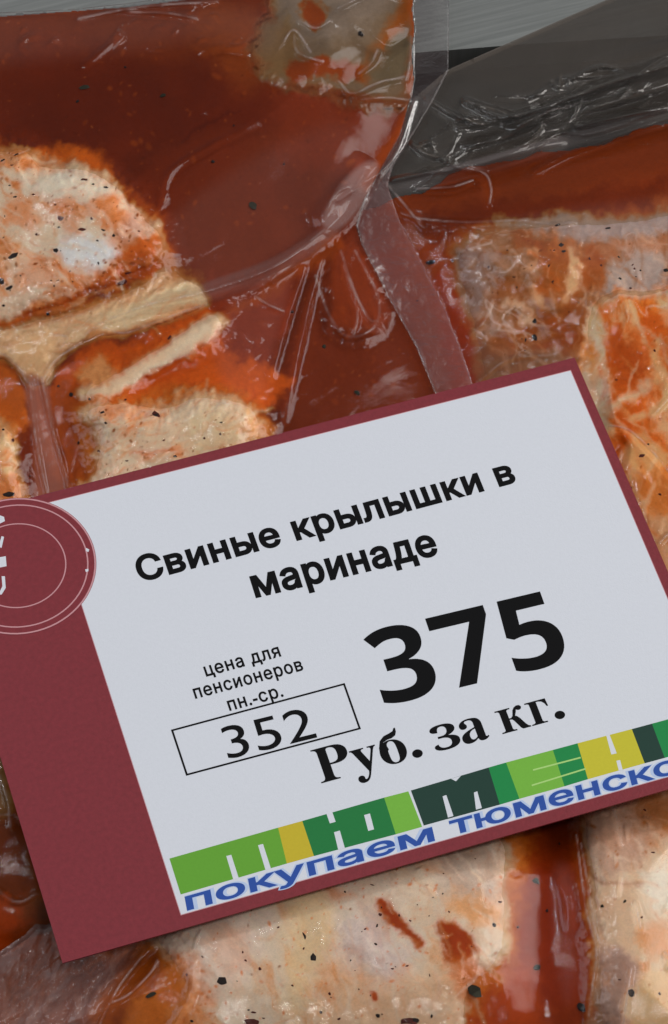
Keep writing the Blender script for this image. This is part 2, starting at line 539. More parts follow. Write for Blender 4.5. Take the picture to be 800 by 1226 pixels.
def fat_marble(sh, region, pale, mid, deep, sc=26, seed=5, ang=0.6, soft=14, k=1.0, stretch=2.2, lo=.40, hi=.62):
    """cloudy marbling of pale fat and orange marinade inside a region"""
    pts = smooth(region, 5, True)
    sl = sh.win(pts, soft + 16)
    X, Y = sh.X[sl], sh.Y[sl]
    a = ss(-soft, soft, sdf_poly(sh.WX[sl], sh.WY[sl], pts)) * k
    c_, s_ = math.cos(ang), math.sin(ang)
    wx = X + 22 * (fbm(X, Y, 50, 3, seed + 3) - .5) * 2; wy = Y + 22 * (fbm(X, Y, 50, 3, seed + 4) - .5) * 2
    u = (wx * c_ + wy * s_) / stretch; v = -wx * s_ + wy * c_
    n = fbm(u, v, sc, 5, seed, .58)
    n2 = fbm(u, v, sc * .35, 4, seed + 9, .6)
    w = ss(lo, hi, n + .25 * (n2 - .5))
    w2 = ss(.5, .72, n2 * .6 + n * .4)
    col = lin(pale) * (1 - w)[..., None] + lin(mid) * w[..., None]
    col = col + (lin(deep) - col) * (w2 * w * .8)[..., None]
    col = col * (1 + .22 * (fbm(u, v, sc * .16, 3, seed + 20) - .5))[..., None]
    sh.C[sl] += (col - sh.C[sl]) * a[..., None]
    for sd_, sc2, sgn in ((40, 34, 1), (43, 20, 1), (46, 26, -1)):       # thin membranes and the marinade that runs between them
        r_ = np.abs(fbm(u * .7, v, sc2, 3, seed + sd_, .5) - .5) * 2
        ln = ss(.06, .0, r_) * ss(.42, .6, fbm(X, Y, 44, 3, seed + sd_ + 1)) * a
        tgt = lin((226, 212, 188)) if sgn > 0 else lin(deep)
        sh.C[sl] += (tgt - sh.C[sl]) * (ln * (.32 if sgn > 0 else .55))[..., None]
    glaze = ss(.47, .66, fbm(wx, wy, 62, 3, seed + 50, .5)) * .55 * a       # marinade lying thinly over the meat
    sh.C[sl] += (lin(deep) * 1.12 - sh.C[sl]) * glaze[..., None]
    fine = (fbm(u, v * 1.3, 7, 4, seed + 30, .65) - .5)
    stain = ss(.60, .72, fbm(X, Y, 9, 4, seed + 31, .6)) * .55
    sh.C[sl] *= (1 + .55 * fine * a)[..., None]
    sh.C[sl] += (lin(mid) * .9 - sh.C[sl]) * (stain * a)[..., None]


# ================================================================= the upper left bag
A = Sheet(-130, 640, -60, 700, 1.4)
X, Y = A.X, A.Y
n1 = fbm(X, Y, 120, 4, 11); n2 = fbm(X, Y, 30, 4, 12)
A.C[:] = lin((97, 33, 15)) * (0.66 + .66 * n1 + .30 * (n2 - .5))[..., None]
A.poly([(-150, 10), (120, 0), (330, 10), (330, 60), (200, 70), (60, 60), (-150, 90)], (118, 52, 32), 30, .55)
A.poly([(250, 10), (330, 20), (325, 90), (300, 110), (262, 70), (240, 40)], (128, 62, 34), 22, .6)
A.poly([(20, 60), (200, 85), (330, 120), (290, 170), (150, 175), (-20, 150)], (84, 26, 12), 26, .6)
A.stroke([(215, 172), (245, 150), (285, 132)], (74, 20, 9), [1.5, 3, 1], 3, .75)
A.poly([(200, 190), (330, 150), (420, 140), (400, 250), (300, 330), (240, 330), (205, 270)], (104, 44, 34), 20, .5)  # mauve veil of reflection on the film, painted into the sauce colour
A.poly([(180, 200), (260, 165), (300, 180), (230, 235), (190, 262)], (100, 33, 11), 16, .6)
A.poly([(330, 110), (480, 110), (490, 170), (450, 215), (400, 200), (350, 190)], (118, 46, 34), 18, .6)  # tone here also holds the reflected veil, painted in
A.stroke([(497, 60), (494, 130), (470, 185), (440, 222)], (150, 66, 24), [6, 8, 14, 10], 8, .8)
# lower right belly of sauce
A.poly([(330, 330), (420, 270), (480, 340), (545, 470), (560, 560), (340, 560), (330, 450)], (98, 36, 16), 20, .9)
A.poly([(250, 350), (330, 330), (360, 300), (350, 420), (325, 500), (300, 470), (262, 440)], (122, 46, 36), 16, .85)
A.stroke([(325, 500), (338, 430), (375, 330)], (70, 24, 12), [10, 9, 5], 10, .7)
A.stroke([(250, 395), (330, 340), (400, 290)], (138, 62, 22), [5, 7, 10], 7, .7)
A.poly([(385, 320), (400, 290), (430, 300), (455, 350), (450, 395), (420, 400), (395, 370)], (124, 48, 20), 14, .6)
A.stroke([(430, 300), (480, 380), (520, 460)], (118, 44, 18), [5, 6, 4], 8, .5)
# piece one
A1 = [(-130, 150), (-60, 170), (0, 180), (30, 178), (48, 196), (80, 200), (110, 205), (150, 228), (178, 262), (195, 285), (196, 312),
      (165, 330), (120, 352), (60, 372), (0, 388), (-60, 400), (-130, 420)]
A.poly([(30, 195), (60, 180), (110, 182), (126, 205), (100, 222), (50, 215)], (178, 88, 30), 11, .9)
A.poly([(-130, 150), (0, 176), (50, 190), (110, 200), (150, 222), (190, 262), (205, 300), (190, 330), (0, 400), (-130, 430)], (160, 76, 34), 12, .9)
A.poly(A1, (188, 150, 112), 7, .95)
fat_marble(A, A1, (206, 184, 154), (186, 128, 82), (168, 90, 42), 30, 5, .5, 8, .85, 1.8, .41, .64)
A.poly([(35, 215), (70, 200), (110, 212), (130, 232), (90, 240), (50, 238)], (190, 182, 160), 11, .85)
A.poly([(75, 290), (110, 280), (145, 295), (140, 315), (100, 318), (75, 305)], (194, 192, 184), 10, .9)
A.poly([(10, 240), (45, 238), (55, 262), (25, 275), (5, 262)], (186, 112, 58), 10, .75)
A.poly([(110, 240), (140, 232), (155, 255), (140, 275), (115, 262)], (182, 106, 52), 9, .8)
A.poly([(148, 250), (170, 250), (185, 275), (175, 300), (150, 290)], (160, 112, 92), 10, .7)
A.poly([(150, 298), (180, 285), (196, 300), (178, 325), (120, 345), (110, 335)], (172, 82, 28), 9, .9)
A.poly([(-10, 360), (20, 352), (60, 350), (40, 368), (0, 380)], (204, 180, 150), 6, .8)
A.stroke([(0, 270), (30, 278), (60, 290), (100, 300)], (214, 190, 158), [2, 3, 1], 4, .7)
A.stroke([(-40, 278), (0, 290), (20, 300)], (168, 92, 44), [4, 3, 2], 6, .7)
A.stroke([(-60, 402), (0, 390), (60, 368), (130, 340), (190, 322), (205, 300)], (160, 74, 28), [5, 4, 5, 5, 7, 4], 5, .95)
# creamy band of film fold and fat below it
BAND = [(-130, 425), (-40, 405), (20, 392), (90, 374), (150, 352), (200, 325), (222, 335), (246, 352), (240, 370), (180, 392), (130, 402), (100, 412),
        (75, 425), (55, 455), (32, 458), (12, 435), (-40, 430)]
A.poly(BAND, (180, 140, 98), 7, .88, .25)
fat_marble(A, BAND, (186, 156, 116), (170, 120, 80), (150, 90, 50), 26, 8, -.4, 5, .6, 2.2, .45, .75)
A.poly([(110, 385), (160, 360), (225, 338), (244, 352), (238, 366), (180, 388), (130, 398)], (206, 178, 134), 5, .8, .3)
A.stroke([(110, 404), (150, 396), (200, 380), (242, 364)], (176, 112, 60), [3, 4, 4, 3], 5, .6)
A.stroke([(150, 374), (200, 354), (232, 344)], (222, 200, 158), [2, 4, 2], 4, .6)
A.poly([(15, 420), (40, 405), (70, 400), (66, 428), (50, 452), (33, 452)], (196, 158, 112), 6, .7, .3)
A.poly([(196, 290), (215, 312), (245, 345), (225, 340), (200, 325)], (142, 92, 70), 7, .7)
A.stroke([(35, 392), (90, 376), (150, 352)], (166, 100, 56), [2, 4, 2], 5, .6)
# orange and the white stripe
A.poly([(60, 468), (90, 430), (140, 408), (200, 392), (255, 368), (266, 400), (262, 440), (330, 440), (330, 480), (200, 500), (120, 520), (80, 500)], (176, 80, 28), 8, .95)
A.poly([(200, 440), (262, 410), (320, 450), (316, 478), (230, 472)], (182, 84, 32), 10, .8)
A.poly([(60, 470), (100, 470), (118, 520), (112, 585), (85, 620), (70, 560)], (146, 66, 22), 10, .9)
A.poly([(-130, 440), (0, 440), (25, 465), (32, 500), (10, 520), (-130, 540)], (178, 92, 42), 10, .9)
A.stroke([(105, 470), (150, 452), (205, 420), (258, 390)], (206, 178, 142), [7, 11, 10, 13], 7, .95, .7)
A.stroke([(150, 458), (205, 428), (250, 398)], (216, 196, 164), [3, 5, 4], 6, .7, .7)
A.poly([(100, 440), (125, 432), (135, 445), (115, 458), (102, 455)], (206, 150, 96), 7, .8)
A2 = [(104, 492), (150, 478), (190, 486), (235, 474), (285, 478), (308, 492), (312, 520), (300, 570), (260, 640), (120, 640), (100, 600), (112, 560), (118, 525)]
A.poly([(100, 485), (190, 472), (285, 468), (318, 490), (322, 530), (300, 640), (100, 640), (100, 560)], (170, 96, 42), 9, .9)
A.poly(A2, (204, 172, 136), 8, .95)
fat_marble(A, A2, (210, 184, 150), (196, 142, 96), (174, 98, 54), 24, 15, -.5, 8, .75, 2.0, .42, .66)
A.poly([(115, 565), (160, 548), (190, 560), (180, 600), (110, 610)], (212, 190, 158), 9, .8)
A.poly([(225, 500), (270, 490), (295, 510), (285, 550), (240, 555)], (206, 182, 140), 10, .7)
A.stroke([(150, 520), (160, 505), (180, 480)], (178, 108, 60), [3, 3, 2], 4, .7)
A.stroke([(160, 545), (200, 535), (212, 545)], (168, 84, 42), [2, 4, 2], 4, .7)
A.stroke([(190, 480), (215, 495), (205, 520)], (222, 190, 150), [2, 3, 2], 4, .6)
A.stroke([(298, 490), (305, 520), (296, 565)], (206, 150, 84), [3, 4, 3], 6, .7)
A0 = [(-130, 530), (-30, 520), (5, 508), (20, 535), (26, 575), (20, 650), (-130, 660)]
A.poly(A0, (198, 160, 112), 9, .95)
fat_marble(A, A0, (204, 172, 126), (184, 120, 66), (170, 86, 40), 22, 25, .9, 8, .7, 2, .45, .7)
# the folded stem of film between the lower pieces
A.poly([(30, 455), (54, 458), (66, 520), (85, 620), (45, 640), (42, 540)], (140, 66, 50), 5, .9, .2)
CR = [(222, 206, 178), (214, 192, 158), (196, 130, 78), (178, 98, 48)]
A.wisps(150, A1, CR, .5, 14, 50, 1.3, .42, 101)
A.wisps(120, A2, CR, -.4, 12, 40, 1.3, .42, 102)
A.wisps(50, BAND, CR[1:], -.4, 14, 40, 1.2, .3, 103)
A.wisps(40, A0, CR, 1.0, 12, 34, 1.3, .4, 104)
A.dots(330, A1, (112, 40, 22), .8, 2.2, .9, 2)
A.dots(120, A2, (104, 38, 22), .8, 2.0, .9, 202)
A.dots(90, A1, (168, 92, 40), 1, 2.5, .7, 3)
A.dots(90, A2, (140, 70, 36), .8, 2.2, .8, 4)
A.dots(40, BAND, (130, 84, 52), 1, 3, .6, 5)
A.dots(160, [(0, 20), (330, 60), (480, 120), (400, 300), (200, 260), (0, 160)], (150, 70, 30), 1.2, 4.0, .35, 63)
A.dots(90, [(260, 360), (400, 300), (540, 470), (330, 500)], (140, 62, 28), 1.2, 4.0, .35, 64)
A.dots(110, [(0, 20), (480, 120), (400, 300), (200, 260), (0, 160)], (66, 24, 14), .8, 2.2, .5, 6)
A.dots(60, [(0, 20), (480, 120), (400, 300), (200, 260), (0, 160)], (150, 80, 60), .7, 1.6, .5, 61)
A.dots(70, [(260, 360), (400, 300), (540, 470), (330, 500)], (150, 80, 60), .7, 1.6, .5, 62)

# height of the film over the tray, mm
bagA = [(-130, 26), (-60, 20), (0, 15), (90, 11), (150, 4), (300, -14), (420, -40), (540, -45), (538, 0), (537, 84), (520, 118), (500, 152), (470, 200), (464, 222),
        (480, 268), (506, 316), (534, 372), (556, 430), (572, 480), (600, 560), (610, 690), (-130, 690)]
sdA = sdf_poly(X, Y, bagA)
innA = [(-140, 29), (0, 18), (150, 7), (300, -12), (420, -60), (502, -60), (499, -20), (495, 10), (498, 34), (494, 62), (497, 92), (491, 122), (480, 160), (455, 205), (436, 240), (428, 270), (434, 292),
        (470, 362), (500, 415), (522, 470), (550, 560), (560, 720), (-140, 720)]
sdI = sdf_poly(X, Y, innA)
A.H[:] = 8.2 + 4.0 * ss(0, 260, sdI) ** .8 + 1.2 * ss(0, 60, sdI)
A.H += .9 * (fbm(X, Y, 150, 3, 31) - .5) * 2 * ss(0, 60, sdI)
A.mound(A1, 34, 3.6)
A.mound(A2, 30, 3.6)
A.mound(A0, 26, 2.5)
A.mound([(105, 455), (200, 405), (265, 380), (262, 410), (205, 440), (120, 480)], 14, 1.4)
A.mound([(-60, 400), (40, 382), (150, 352), (225, 335), (246, 354), (180, 395), (80, 420), (30, 440), (-60, 430)], 24, 1.3, .1)
A.mound([(390, 300), (425, 285), (460, 350), (455, 395), (415, 405), (390, 370)], 14, 1.2)
A.H += .28 * (fbm(X, Y, 34, 3, 33) - .5) * 2 * ss(0, 30, sdf_poly(X, Y, smooth(A1, 4, True)))
A.H += .30 * (fbm(X, Y, 34, 3, 34) - .5) * 2 * ss(0, 30, sdf_poly(X, Y, smooth(A2, 4, True)))
hz = np.zeros(X.shape)


def film_fold(sh, haze, pts, w, h, hz_k=0.0, hz_w=None):
    sh.ridge(pts, max(w, 2.6) * 1.12, h * 1.35)
    if not hz_k and w <= 3: hz_k, hz_w = .26 * min(1, h / .6), 1.5      # pale line painted in place of the glint along a sharp crease
    if hz_k:
        p2 = smooth(pts, 6); sl = sh.win(p2, (hz_w or w) * 2.5 + 4)
        brk = .25 + .75 * ss(.36, .62, fbm(sh.X[sl], sh.Y[sl], 16, 3, int(pts[0][0]) % 97))
        haze[sl] = np.maximum(haze[sl], hz_k * brk * ss((hz_w or w) * 1.3, (hz_w or w) * .5, dist_line(sh.X[sl], sh.Y[sl], p2)))


def haze_poly(sh, haze, pts, soft, k, sm=True):
    p2 = smooth(pts, 5, True) if sm else np.asarray(pts, float)
    sl = sh.win(p2, soft + 4)
    haze[sl] = np.maximum(haze[sl], k * .62 * ss(-soft, soft, sdf_poly(sh.X[sl], sh.Y[sl], p2)))


def tiny_folds(sh, haze, region, n, ang, l0, l1, h0, seed, spread=.5):
    g = np.random.default_rng(seed); p = np.asarray(region, float); c = 0
    while c < n:
        x = g.uniform(p[:, 0].min(), p[:, 0].max()); y = g.uniform(p[:, 1].min(), p[:, 1].max())
        if sdf_poly(np.array([x]), np.array([y]), region)[0] < 4: continue
        c += 1; L = g.uniform(l0, l1); a = ang + g.normal(0, spread); b2 = a + g.normal(0, .5)
        sh.ridge([(x, y), (x + L * .5 * math.cos(a), y + L * .5 * math.sin(a)), (x + L * .5 * (math.cos(a) + math.cos(b2)), y + L * .5 * (math.sin(a) + math.sin(b2)))], g.uniform(1.5, 2.6), h0 * g.uniform(.4, 1.2))


HC = A.H.copy()           # what lies inside does not follow the finest folds of the film
# folds of the film
film_fold(A, hz, [(428, 236), (395, 275), (330, 320), (246, 352), (150, 372), (90, 398)], 9, 1.5)
film_fold(A, hz, [(405, 262), (330, 318), (240, 350), (180, 364), (118, 388)], 2.4, .5)
film_fold(A, hz, [(240, 366), (190, 384), (150, 399), (120, 392), (100, 402)], 2.2, .55)
film_fold(A, hz, [(35, 455), (42, 520), (55, 590)], 2.2, .6)
film_fold(A, hz, [(50, 452), (62, 510), (82, 582)], 2.2, .6)
film_fold(A, hz, [(33, 458), (22, 440), (5, 425), (-30, 415)], 2.4, .5)
film_fold(A, hz, [(50, 458), (66, 432), (95, 412)], 2.2, .5)
film_fold(A, hz, [(58, 400), (80, 404), (72, 418)], 2, .4)
film_fold(A, hz, [(378, 330), (392, 372), (410, 400), (432, 402), (452, 385), (452, 352), (425, 300)], 2.0, .6)
film_fold(A, hz, [(408, 300), (425, 350), (442, 382), (452, 384)], 2.2, .6)
film_fold(A, hz, [(412, 318), (428, 372), (424, 400)], 1.8, .4)
film_fold(A, hz, [(338, 520), (355, 430), (378, 330), (384, 310)], 5, .7)
film_fold(A, hz, [(326, 450), (345, 380), (365, 320)], 4, .6)
film_fold(A, hz, [(306, 355), (322, 365), (338, 372)], 3, .7)
film_fold(A, hz, [(300, 350), (325, 335), (350, 320)], 3, .5)
film_fold(A, hz, [(440, 196), (410, 232), (386, 262)], 13, 1.8)
film_fold(A, hz, [(420, 222), (402, 232), (388, 258)], 2.5, .7)
film_fold(A, hz, [(436, 208), (424, 226), (404, 240)], 2.5, .6)
film_fold(A, hz, [(100, 78), (126, 58), (146, 40)], 4, .5)
film_fold(A, hz, [(136, 58), (148, 44), (142, 36)], 2.4, .5)
film_fold(A, hz, [(26, 50), (34, 44), (52, 40)], 4, .4)
film_fold(A, hz, [(150, 14), (200, 16), (235, 22)], 2.2, .6)
film_fold(A, hz, [(95, 22), (170, 8), (260, 2)], 2.5, .6)
film_fold(A, hz, [(310, 145), (250, 175), (205, 205), (195, 245)], 4, .35)
film_fold(A, hz, [(408, 240), (470, 190), (496, 120)], 3, .5)
film_fold(A, hz, [(300, 62), (270, 55), (240, 60)], 5, .4)
tiny_folds(A, hz, BAND, 34, -.4, 6, 26, .34, 301)
tiny_folds(A, hz, A2, 40, -.3, 5, 22, .34, 302, .9)
tiny_folds(A, hz, A1, 26, .3, 6, 24, .26, 303, .9)
tiny_folds(A, hz, [(250, 350), (400, 290), (330, 330), (330, 470), (270, 460)], 30, .8, 5, 18, .3, 304, .9)
tiny_folds(A, hz, [(0, 15), (300, 0), (330, 60), (0, 70)], 24, -.5, 6, 24, .3, 305, .6)
# tight little wrinkles
ax = fbm(X * .45 + Y * .9, (Y * .45 - X * .9) * .22, 26, 4, 41)
A.H += .30 * np.abs(ax - .5) * 2 * ss(.52, .68, fbm(X, Y, 70, 3, 42)) * ss(-5, 20, sdI)
# air pocket at the top corner: film wrinkled over almost empty bag
PK = [(318, 12), (350, -40), (500, -60), (500, 116), (440, 122), (380, 112), (330, 100), (310, 60)]
pk = ss(-10, 12, sdf_poly(A.WX, A.WY, smooth(PK, 4, True)))
A.H += pk * ss(-1, 10, sdI) * .9 * (np.abs(fbm(X, Y, 60, 2, 51) - .5) * 4 - .5)
for q in ([(335, 58), (352, 36), (372, 62)], [(352, 36), (356, 62), (386, 74)], [(406, 98), (422, 112), (450, 100), (484, 92)], [(432, 110), (456, 98), (478, 94)],
          [(492, 44), (490, 80), (486, 96)], [(436, 119), (462, 117), (490, 120)], [(405, 10), (424, 0), (450, -14)], [(360, 24), (378, 34), (396, 24)], [(452, 60), (444, 76), (430, 88)]):
    film_fold(A, hz, q, 2.6, .9)
WELD = (sdI < 0)
# milky parts: the welded edge, folds where film lies double, and a painted reflection veil
weldA = ss(2, -3, sdI) * ss(-4, 40, Y - 150)
hz = np.maximum(hz, .20 * weldA * ss(-40, 20, Y - 230) + .12 * weldA)
hz = np.maximum(hz, .04 * ss(2, -3, sdI) * ss(160, 120, Y))
haze_poly(A, hz, [(452, 196), (432, 198), (405, 225), (385, 262), (398, 276), (420, 262), (445, 226)], 5, .34)
haze_poly(A, hz, [(404, 262), (330, 308), (240, 342), (250, 360), (330, 332), (398, 286)], 5, .16)
haze_poly(A, hz, [(30, 458), (54, 458), (66, 520), (85, 620), (45, 640), (42, 540)], 4, .16)
haze_poly(A, hz, [(420, 150), (330, 175), (230, 240), (205, 280), (245, 342), (330, 310), (400, 262), (420, 215)], 14, .035)  # reflection on the broad facet, painted as faint haze
haze_poly(A, hz, [(-130, 20), (150, 14), (320, 10), (330, 60), (250, 45), (130, 60), (-130, 80)], 18, .05)
haze_poly(A, hz, [(300, 330), (350, 310), (330, 420), (310, 480), (270, 460), (262, 400)], 12, .05)
A.H += .25 * (fbm(X, Y, 9, 3, 61) - .5) * weldA + .9 * weldA * (fbm(X, Y, 70, 2, 62) - .5)

loc = P(230, 330, .001)
bag = empty('vacuum_bag', loc)
tag(bag, 'dark red vacuum bag at the upper left with a milky welded edge', 'bag', BAG_GROUP)
inA = sdA > 0
fm = grid_object('film', A, A.H, inA & (sdI > -2.0), M_FILM, loc, bag, None, hz, edge=sdA)
sl_ = grid_object('welded_edge', A, A.H + .02, inA & (sdI < 1.8), M_SEAL, loc, bag, None, hz, .25, full=True, edge=sdA)
zs = HC - LAYER - .35 - 4.5 * pk
zs = np.maximum(np.minimum(zs, A.H - .25), np.where(Y < 130, 6.5, 0))
# residue in the air pocket
PC = A.C
A.poly(PK, (108, 94, 108), 14, .92)
A.poly([(330, -20), (420, -30), (480, -20), (450, 30), (400, 50), (350, 40)], (126, 114, 118), 14, .8)
A.poly([(326, 30), (345, 20), (352, 60), (330, 90), (318, 70)], (112, 84, 62), 10, .5)
A.poly([(342, 70), (370, 68), (400, 72), (436, 78), (440, 90), (420, 94), (380, 94), (345, 96)], (122, 52, 22), 5, .97)
A.stroke([(436, 88), (452, 62), (460, 46), (480, 22), (496, -10)], (136, 72, 26), [7, 10, 6, 8, 10], 7, .92)
A.stroke([(495, 10), (493, 50), (492, 110)], (142, 62, 24), [5, 5, 7], 6, .85)
A.poly([(364, 8), (378, 0), (392, 8), (390, 24), (376, 30), (363, 22)], (128, 54, 26), 4, .95)
A.stroke([(345, 100), (400, 112), (440, 118), (490, 122)], (112, 44, 22), [4, 6, 6, 5], 7, .7)
A.poly([(445, 60), (470, 44), (488, 50), (486, 92), (450, 92), (440, 86)], (92, 84, 100), 7, .8)
sauce = grid_object('marinade', A, zs, inA & (sdI > 1), M_SAUCE, loc, bag, A.C, None, 5)
tag(sauce, kind='stuff')
flakes(sauce, A, zs + .45, [(100, 105, 9, 4, -10, 'h'), (93, 121, 4, 3, 20, 'p'), (195, 114, 6, 4, 0, 'h'), (255, 193, 3, 2.5, 40, 'p'), (302, 246, 7, 6, 30, 'h'),
                            (432, 40, 10, 4.5, -75, 'p'), (350, 373, 3, 2, 10, 'p'), (388, 414, 4, 3, 60, 'h'), (427, 470, 5, 3.5, 30, 'h'), (280, 150, 3, 1.4, -40, 'p'),
                            (340, 196, 2, 1.5, 0, 'p'), (150, 80, 2, 2, 0, 'p'), (85, 472, 4, 3, 70, 'p'), (94, 530, 3, 2.5, 0, 'p'), (70, 462, 2, 1.5, 0, 'p'),
                            (203, 404, 4, 2.5, -55, 'c'), (40, 405, 5, 4, 10, 'h'), (8, 402, 5, 4, 0, 'h'), (15, 428, 5, 3, 20, 'p'), (88, 380, 2.5, 5, 0, 'h'), (57, 376, 3, 2.5, 10, 'p')])
p1 = meat_piece('pale speckled meat with orange stains at the far left, above the cream fold of film', A, HC, A1, (60, 280))
flakes(p1, A, HC, [(15, 307, 10, 4, -22, 'p'), (20, 185, 6, 2, 0, 'p'), (4, 192, 5, 2, 5, 'p'), (15, 198, 3, 1.8, 0, 'c'), (100, 215, 6, 4, 20, 'c'), (126, 225, 8, 3.5, 22, 'p'), (111, 221, 4, 1.6, 0, 'p'),
                   (12, 222, 3, 1.6, 0, 'p'), (18, 236, 4, 1.6, 5, 'p'), (40, 233, 3, 1.6, 10, 'c'), (73, 262, 6, 3, 50, 'c'), (71, 272, 3, 2, 0, 'p'), (98, 274, 6, 4, 25, 'c'), (124, 276, 6, 3.4, 75, 'p'),
                   (136, 282, 3, 2.5, 0, 'p'), (117, 288, 3, 2, 0, 'p'), (67, 300, 6, 4, 22, 'p'), (118, 315, 4.5, 2.4, -55, 'p'), (44, 281, 2.5, 1.6, 0, 'c'), (3, 336, 6, 6, 30, 'p'), (12, 345, 9, 3.6, -8, 'p'),
                   (70, 336, 4, 1.8, 12, 'p'), (148, 338, 10, 2.6, -8, 'c'), (154, 327, 5, 1.8, 0, 'c'), (4, 366, 2.6, 2, 0, 'p'), (84, 325, 2.4, 1.6, 0, 'p'), (110, 262, 2.4, 2, 0, 'c'), (25, 330, 2, 2, 0, 'p'), (66, 245, 2, 1.4, 0, 'c'),
                   (166, 277, 2.5, 1.5, 0, 'c'), (-30, 300, 5, 3, 0, 'p'), (-60, 250, 4, 3, 0, 'p')])
flakes(p1, A, HC, scatter(A, A1, 26, .9, 2.8, 41))
p2 = meat_piece('creamy folded meat just above the top edge of the price tag, left of centre', A, HC, A2, (210, 540))
flakes(p2, A, HC, [(185, 497, 8, 9, 30, 'c'), (185, 498, 6, 7, 70, 'p'), (123, 494, 4, 2.6, 20, 'p'), (127, 506, 3, 2, 0, 'p'), (107, 478, 2, 1.6, 0, 'p'), (265, 506, 3, 2.6, 60, 'p'), (264, 520, 1.8, 1.5, 0, 'c'),
                   (210, 546, 4, 2, 0, 'p'), (150, 478, 2, 1.5, 0, 'c'), (118, 540, 2, 1.5, 0, 'c'), (245, 525, 2, 1.3, 0, 'c'), (152, 552, 2.4, 1.3, 0, 'c'), (196, 527, 2, 1.4, 0, 'c')])
pb = meat_piece('long cream band of fat between the two pieces of meat at the left', A, HC, BAND, (120, 400), dip=.4, soft=8)
STRIPE = [(104, 478), (112, 460), (150, 440), (200, 410), (250, 378), (264, 386), (262, 404), (215, 432), (160, 464), (118, 486)]
ps = meat_piece('narrow white strip of fat slanting between orange marinade at the left', A, HC, STRIPE, (180, 435), thick=5, dip=.6, soft=10)
p0 = meat_piece('sliver of cream coloured meat at the left margin, touching the top of the price tag', A, HC, A0, (-20, 570))
flakes(p0, A, HC, [(9, 592, 10, 4, 5, 'p'), (36, 570, 2, 1.6, 0, 'p'), (16, 527, 2.4, 2, 0, 'c'), (4, 514, 2, 1.6, 0, 'p')])

# ================================================================= the right hand bag
B = Sheet(400, 930, -80, 760, 1.4)
X, Y = B.X, B.Y
n1 = fbm(X, Y, 100, 4, 71)
B.C[:] = lin((126, 50, 24)) * (0.75 + .5 * n1)[..., None]
B.poly([(460, 250), (560, 218), (640, 200), (720, 170), (930, 120), (930, 180), (760, 215), (640, 245), (520, 262)], (128, 56, 36), 16, .7)
B.poly([(480, 262), (620, 240), (760, 215), (930, 200), (930, 240), (760, 250), (620, 272), (500, 285)], (104, 38, 20), 9, .8)
B.poly([(455, 210), (480, 225), (520, 290), (560, 350), (575, 470), (520, 440), (470, 300)], (140, 58, 18), 9, .8)
B.poly([(520, 330), (556, 350), (576, 460), (585, 560), (560, 560), (530, 420)], (142, 46, 16), 8, .8)
B1 = [(548, 312), (580, 280), (630, 272), (700, 268), (760, 262), (930, 240), (930, 330), (780, 350), (735, 352), (712, 372), (704, 430), (700, 520), (640, 560), (590, 560), (580, 470), (568, 400)]
B.poly([(540, 300), (620, 266), (700, 262), (930, 232), (930, 560), (590, 570), (570, 420)], (150, 78, 46), 10, .9)
B.poly(B1, (142, 88, 66), 10, .9)
fat_marble(B, B1, (158, 118, 94), (146, 82, 50), (150, 70, 28), 40, 75, .3, 10, .75, 1.4, .40, .62)
B.poly([(600, 268), (690, 262), (760, 256), (930, 232), (930, 262), (790, 275), (740, 290), (690, 286), (640, 276)], (150, 132, 122), 8, .85)
B.poly([(690, 290), (740, 292), (820, 272), (930, 262), (930, 300), (800, 306), (740, 312), (705, 304)], (166, 116, 88), 9, .7)
B.poly([(722, 320), (760, 305), (800, 310), (790, 345), (750, 362), (722, 350)], (156, 138, 124), 9, .85)
B.poly([(548, 312), (566, 300), (580, 312), (584, 340), (572, 372), (556, 350)], (130, 108, 112), 9, .7)
B.poly([(566, 420), (600, 425), (650, 430), (690, 432), (690, 470), (590, 500), (575, 460)], (118, 74, 66), 12, .7)
B.poly([(660, 300), (685, 290), (695, 330), (690, 370), (660, 380), (645, 350), (650, 320)], (166, 92, 46), 9, .8)
B.stroke([(684, 300), (688, 330), (682, 352), (672, 372)], (200, 160, 112), [4, 7, 6, 4], 5, .9, .9)
B.stroke([(640, 300), (634, 322), (620, 336)], (188, 138, 96), [3, 4, 3], 5, .8, .9)
B.stroke([(645, 345), (650, 365), (668, 378)], (196, 150, 104), [4, 5, 3], 5, .8, .9)
B.stroke([(604, 372), (625, 364), (640, 376), (625, 384)], (196, 156, 116), [3, 5, 5, 3], 5, .85, .9)
B.stroke([(636, 310), (655, 318), (668, 342), (650, 348)], (180, 96, 44), [4, 5, 5, 4], 5, .7, .9)
B.poly([(700, 300), (718, 300), (722, 340), (706, 350), (695, 330)], (160, 82, 44), 8, .8)
B.poly([(650, 372), (700, 352), (706, 400), (690, 420), (650, 420)], (148, 72, 36), 10, .7)
B.poly([(596, 340), (625, 340), (640, 355), (610, 362), (590, 372)], (152, 84, 50), 8, .7)
B2 = [(712, 372), (735, 352), (780, 350), (930, 330), (930, 760), (780, 760), (760, 640), (720, 560), (690, 500), (694, 430), (704, 395)]
B.poly(B2, (188, 116, 56), 8, .95)
fat_marble(B, B2, (206, 172, 122), (192, 108, 42), (178, 80, 24), 34, 85, 1.2, 8, .9, 1.8, .34, .56)
B.poly([(728, 392), (752, 380), (790, 385), (800, 430), (790, 470), (760, 500), (738, 470), (728, 430)], (190, 92, 28), 13, .8, 1.4)
B.poly([(735, 400), (760, 400), (770, 440), (750, 470), (736, 440)], (176, 76, 22), 11, .7, 1.4)
B.stroke([(712, 372), (711, 400), (720, 440), (722, 480), (714, 500)], (204, 178, 140), [4, 6, 7, 8, 7], 6, .95, .9)
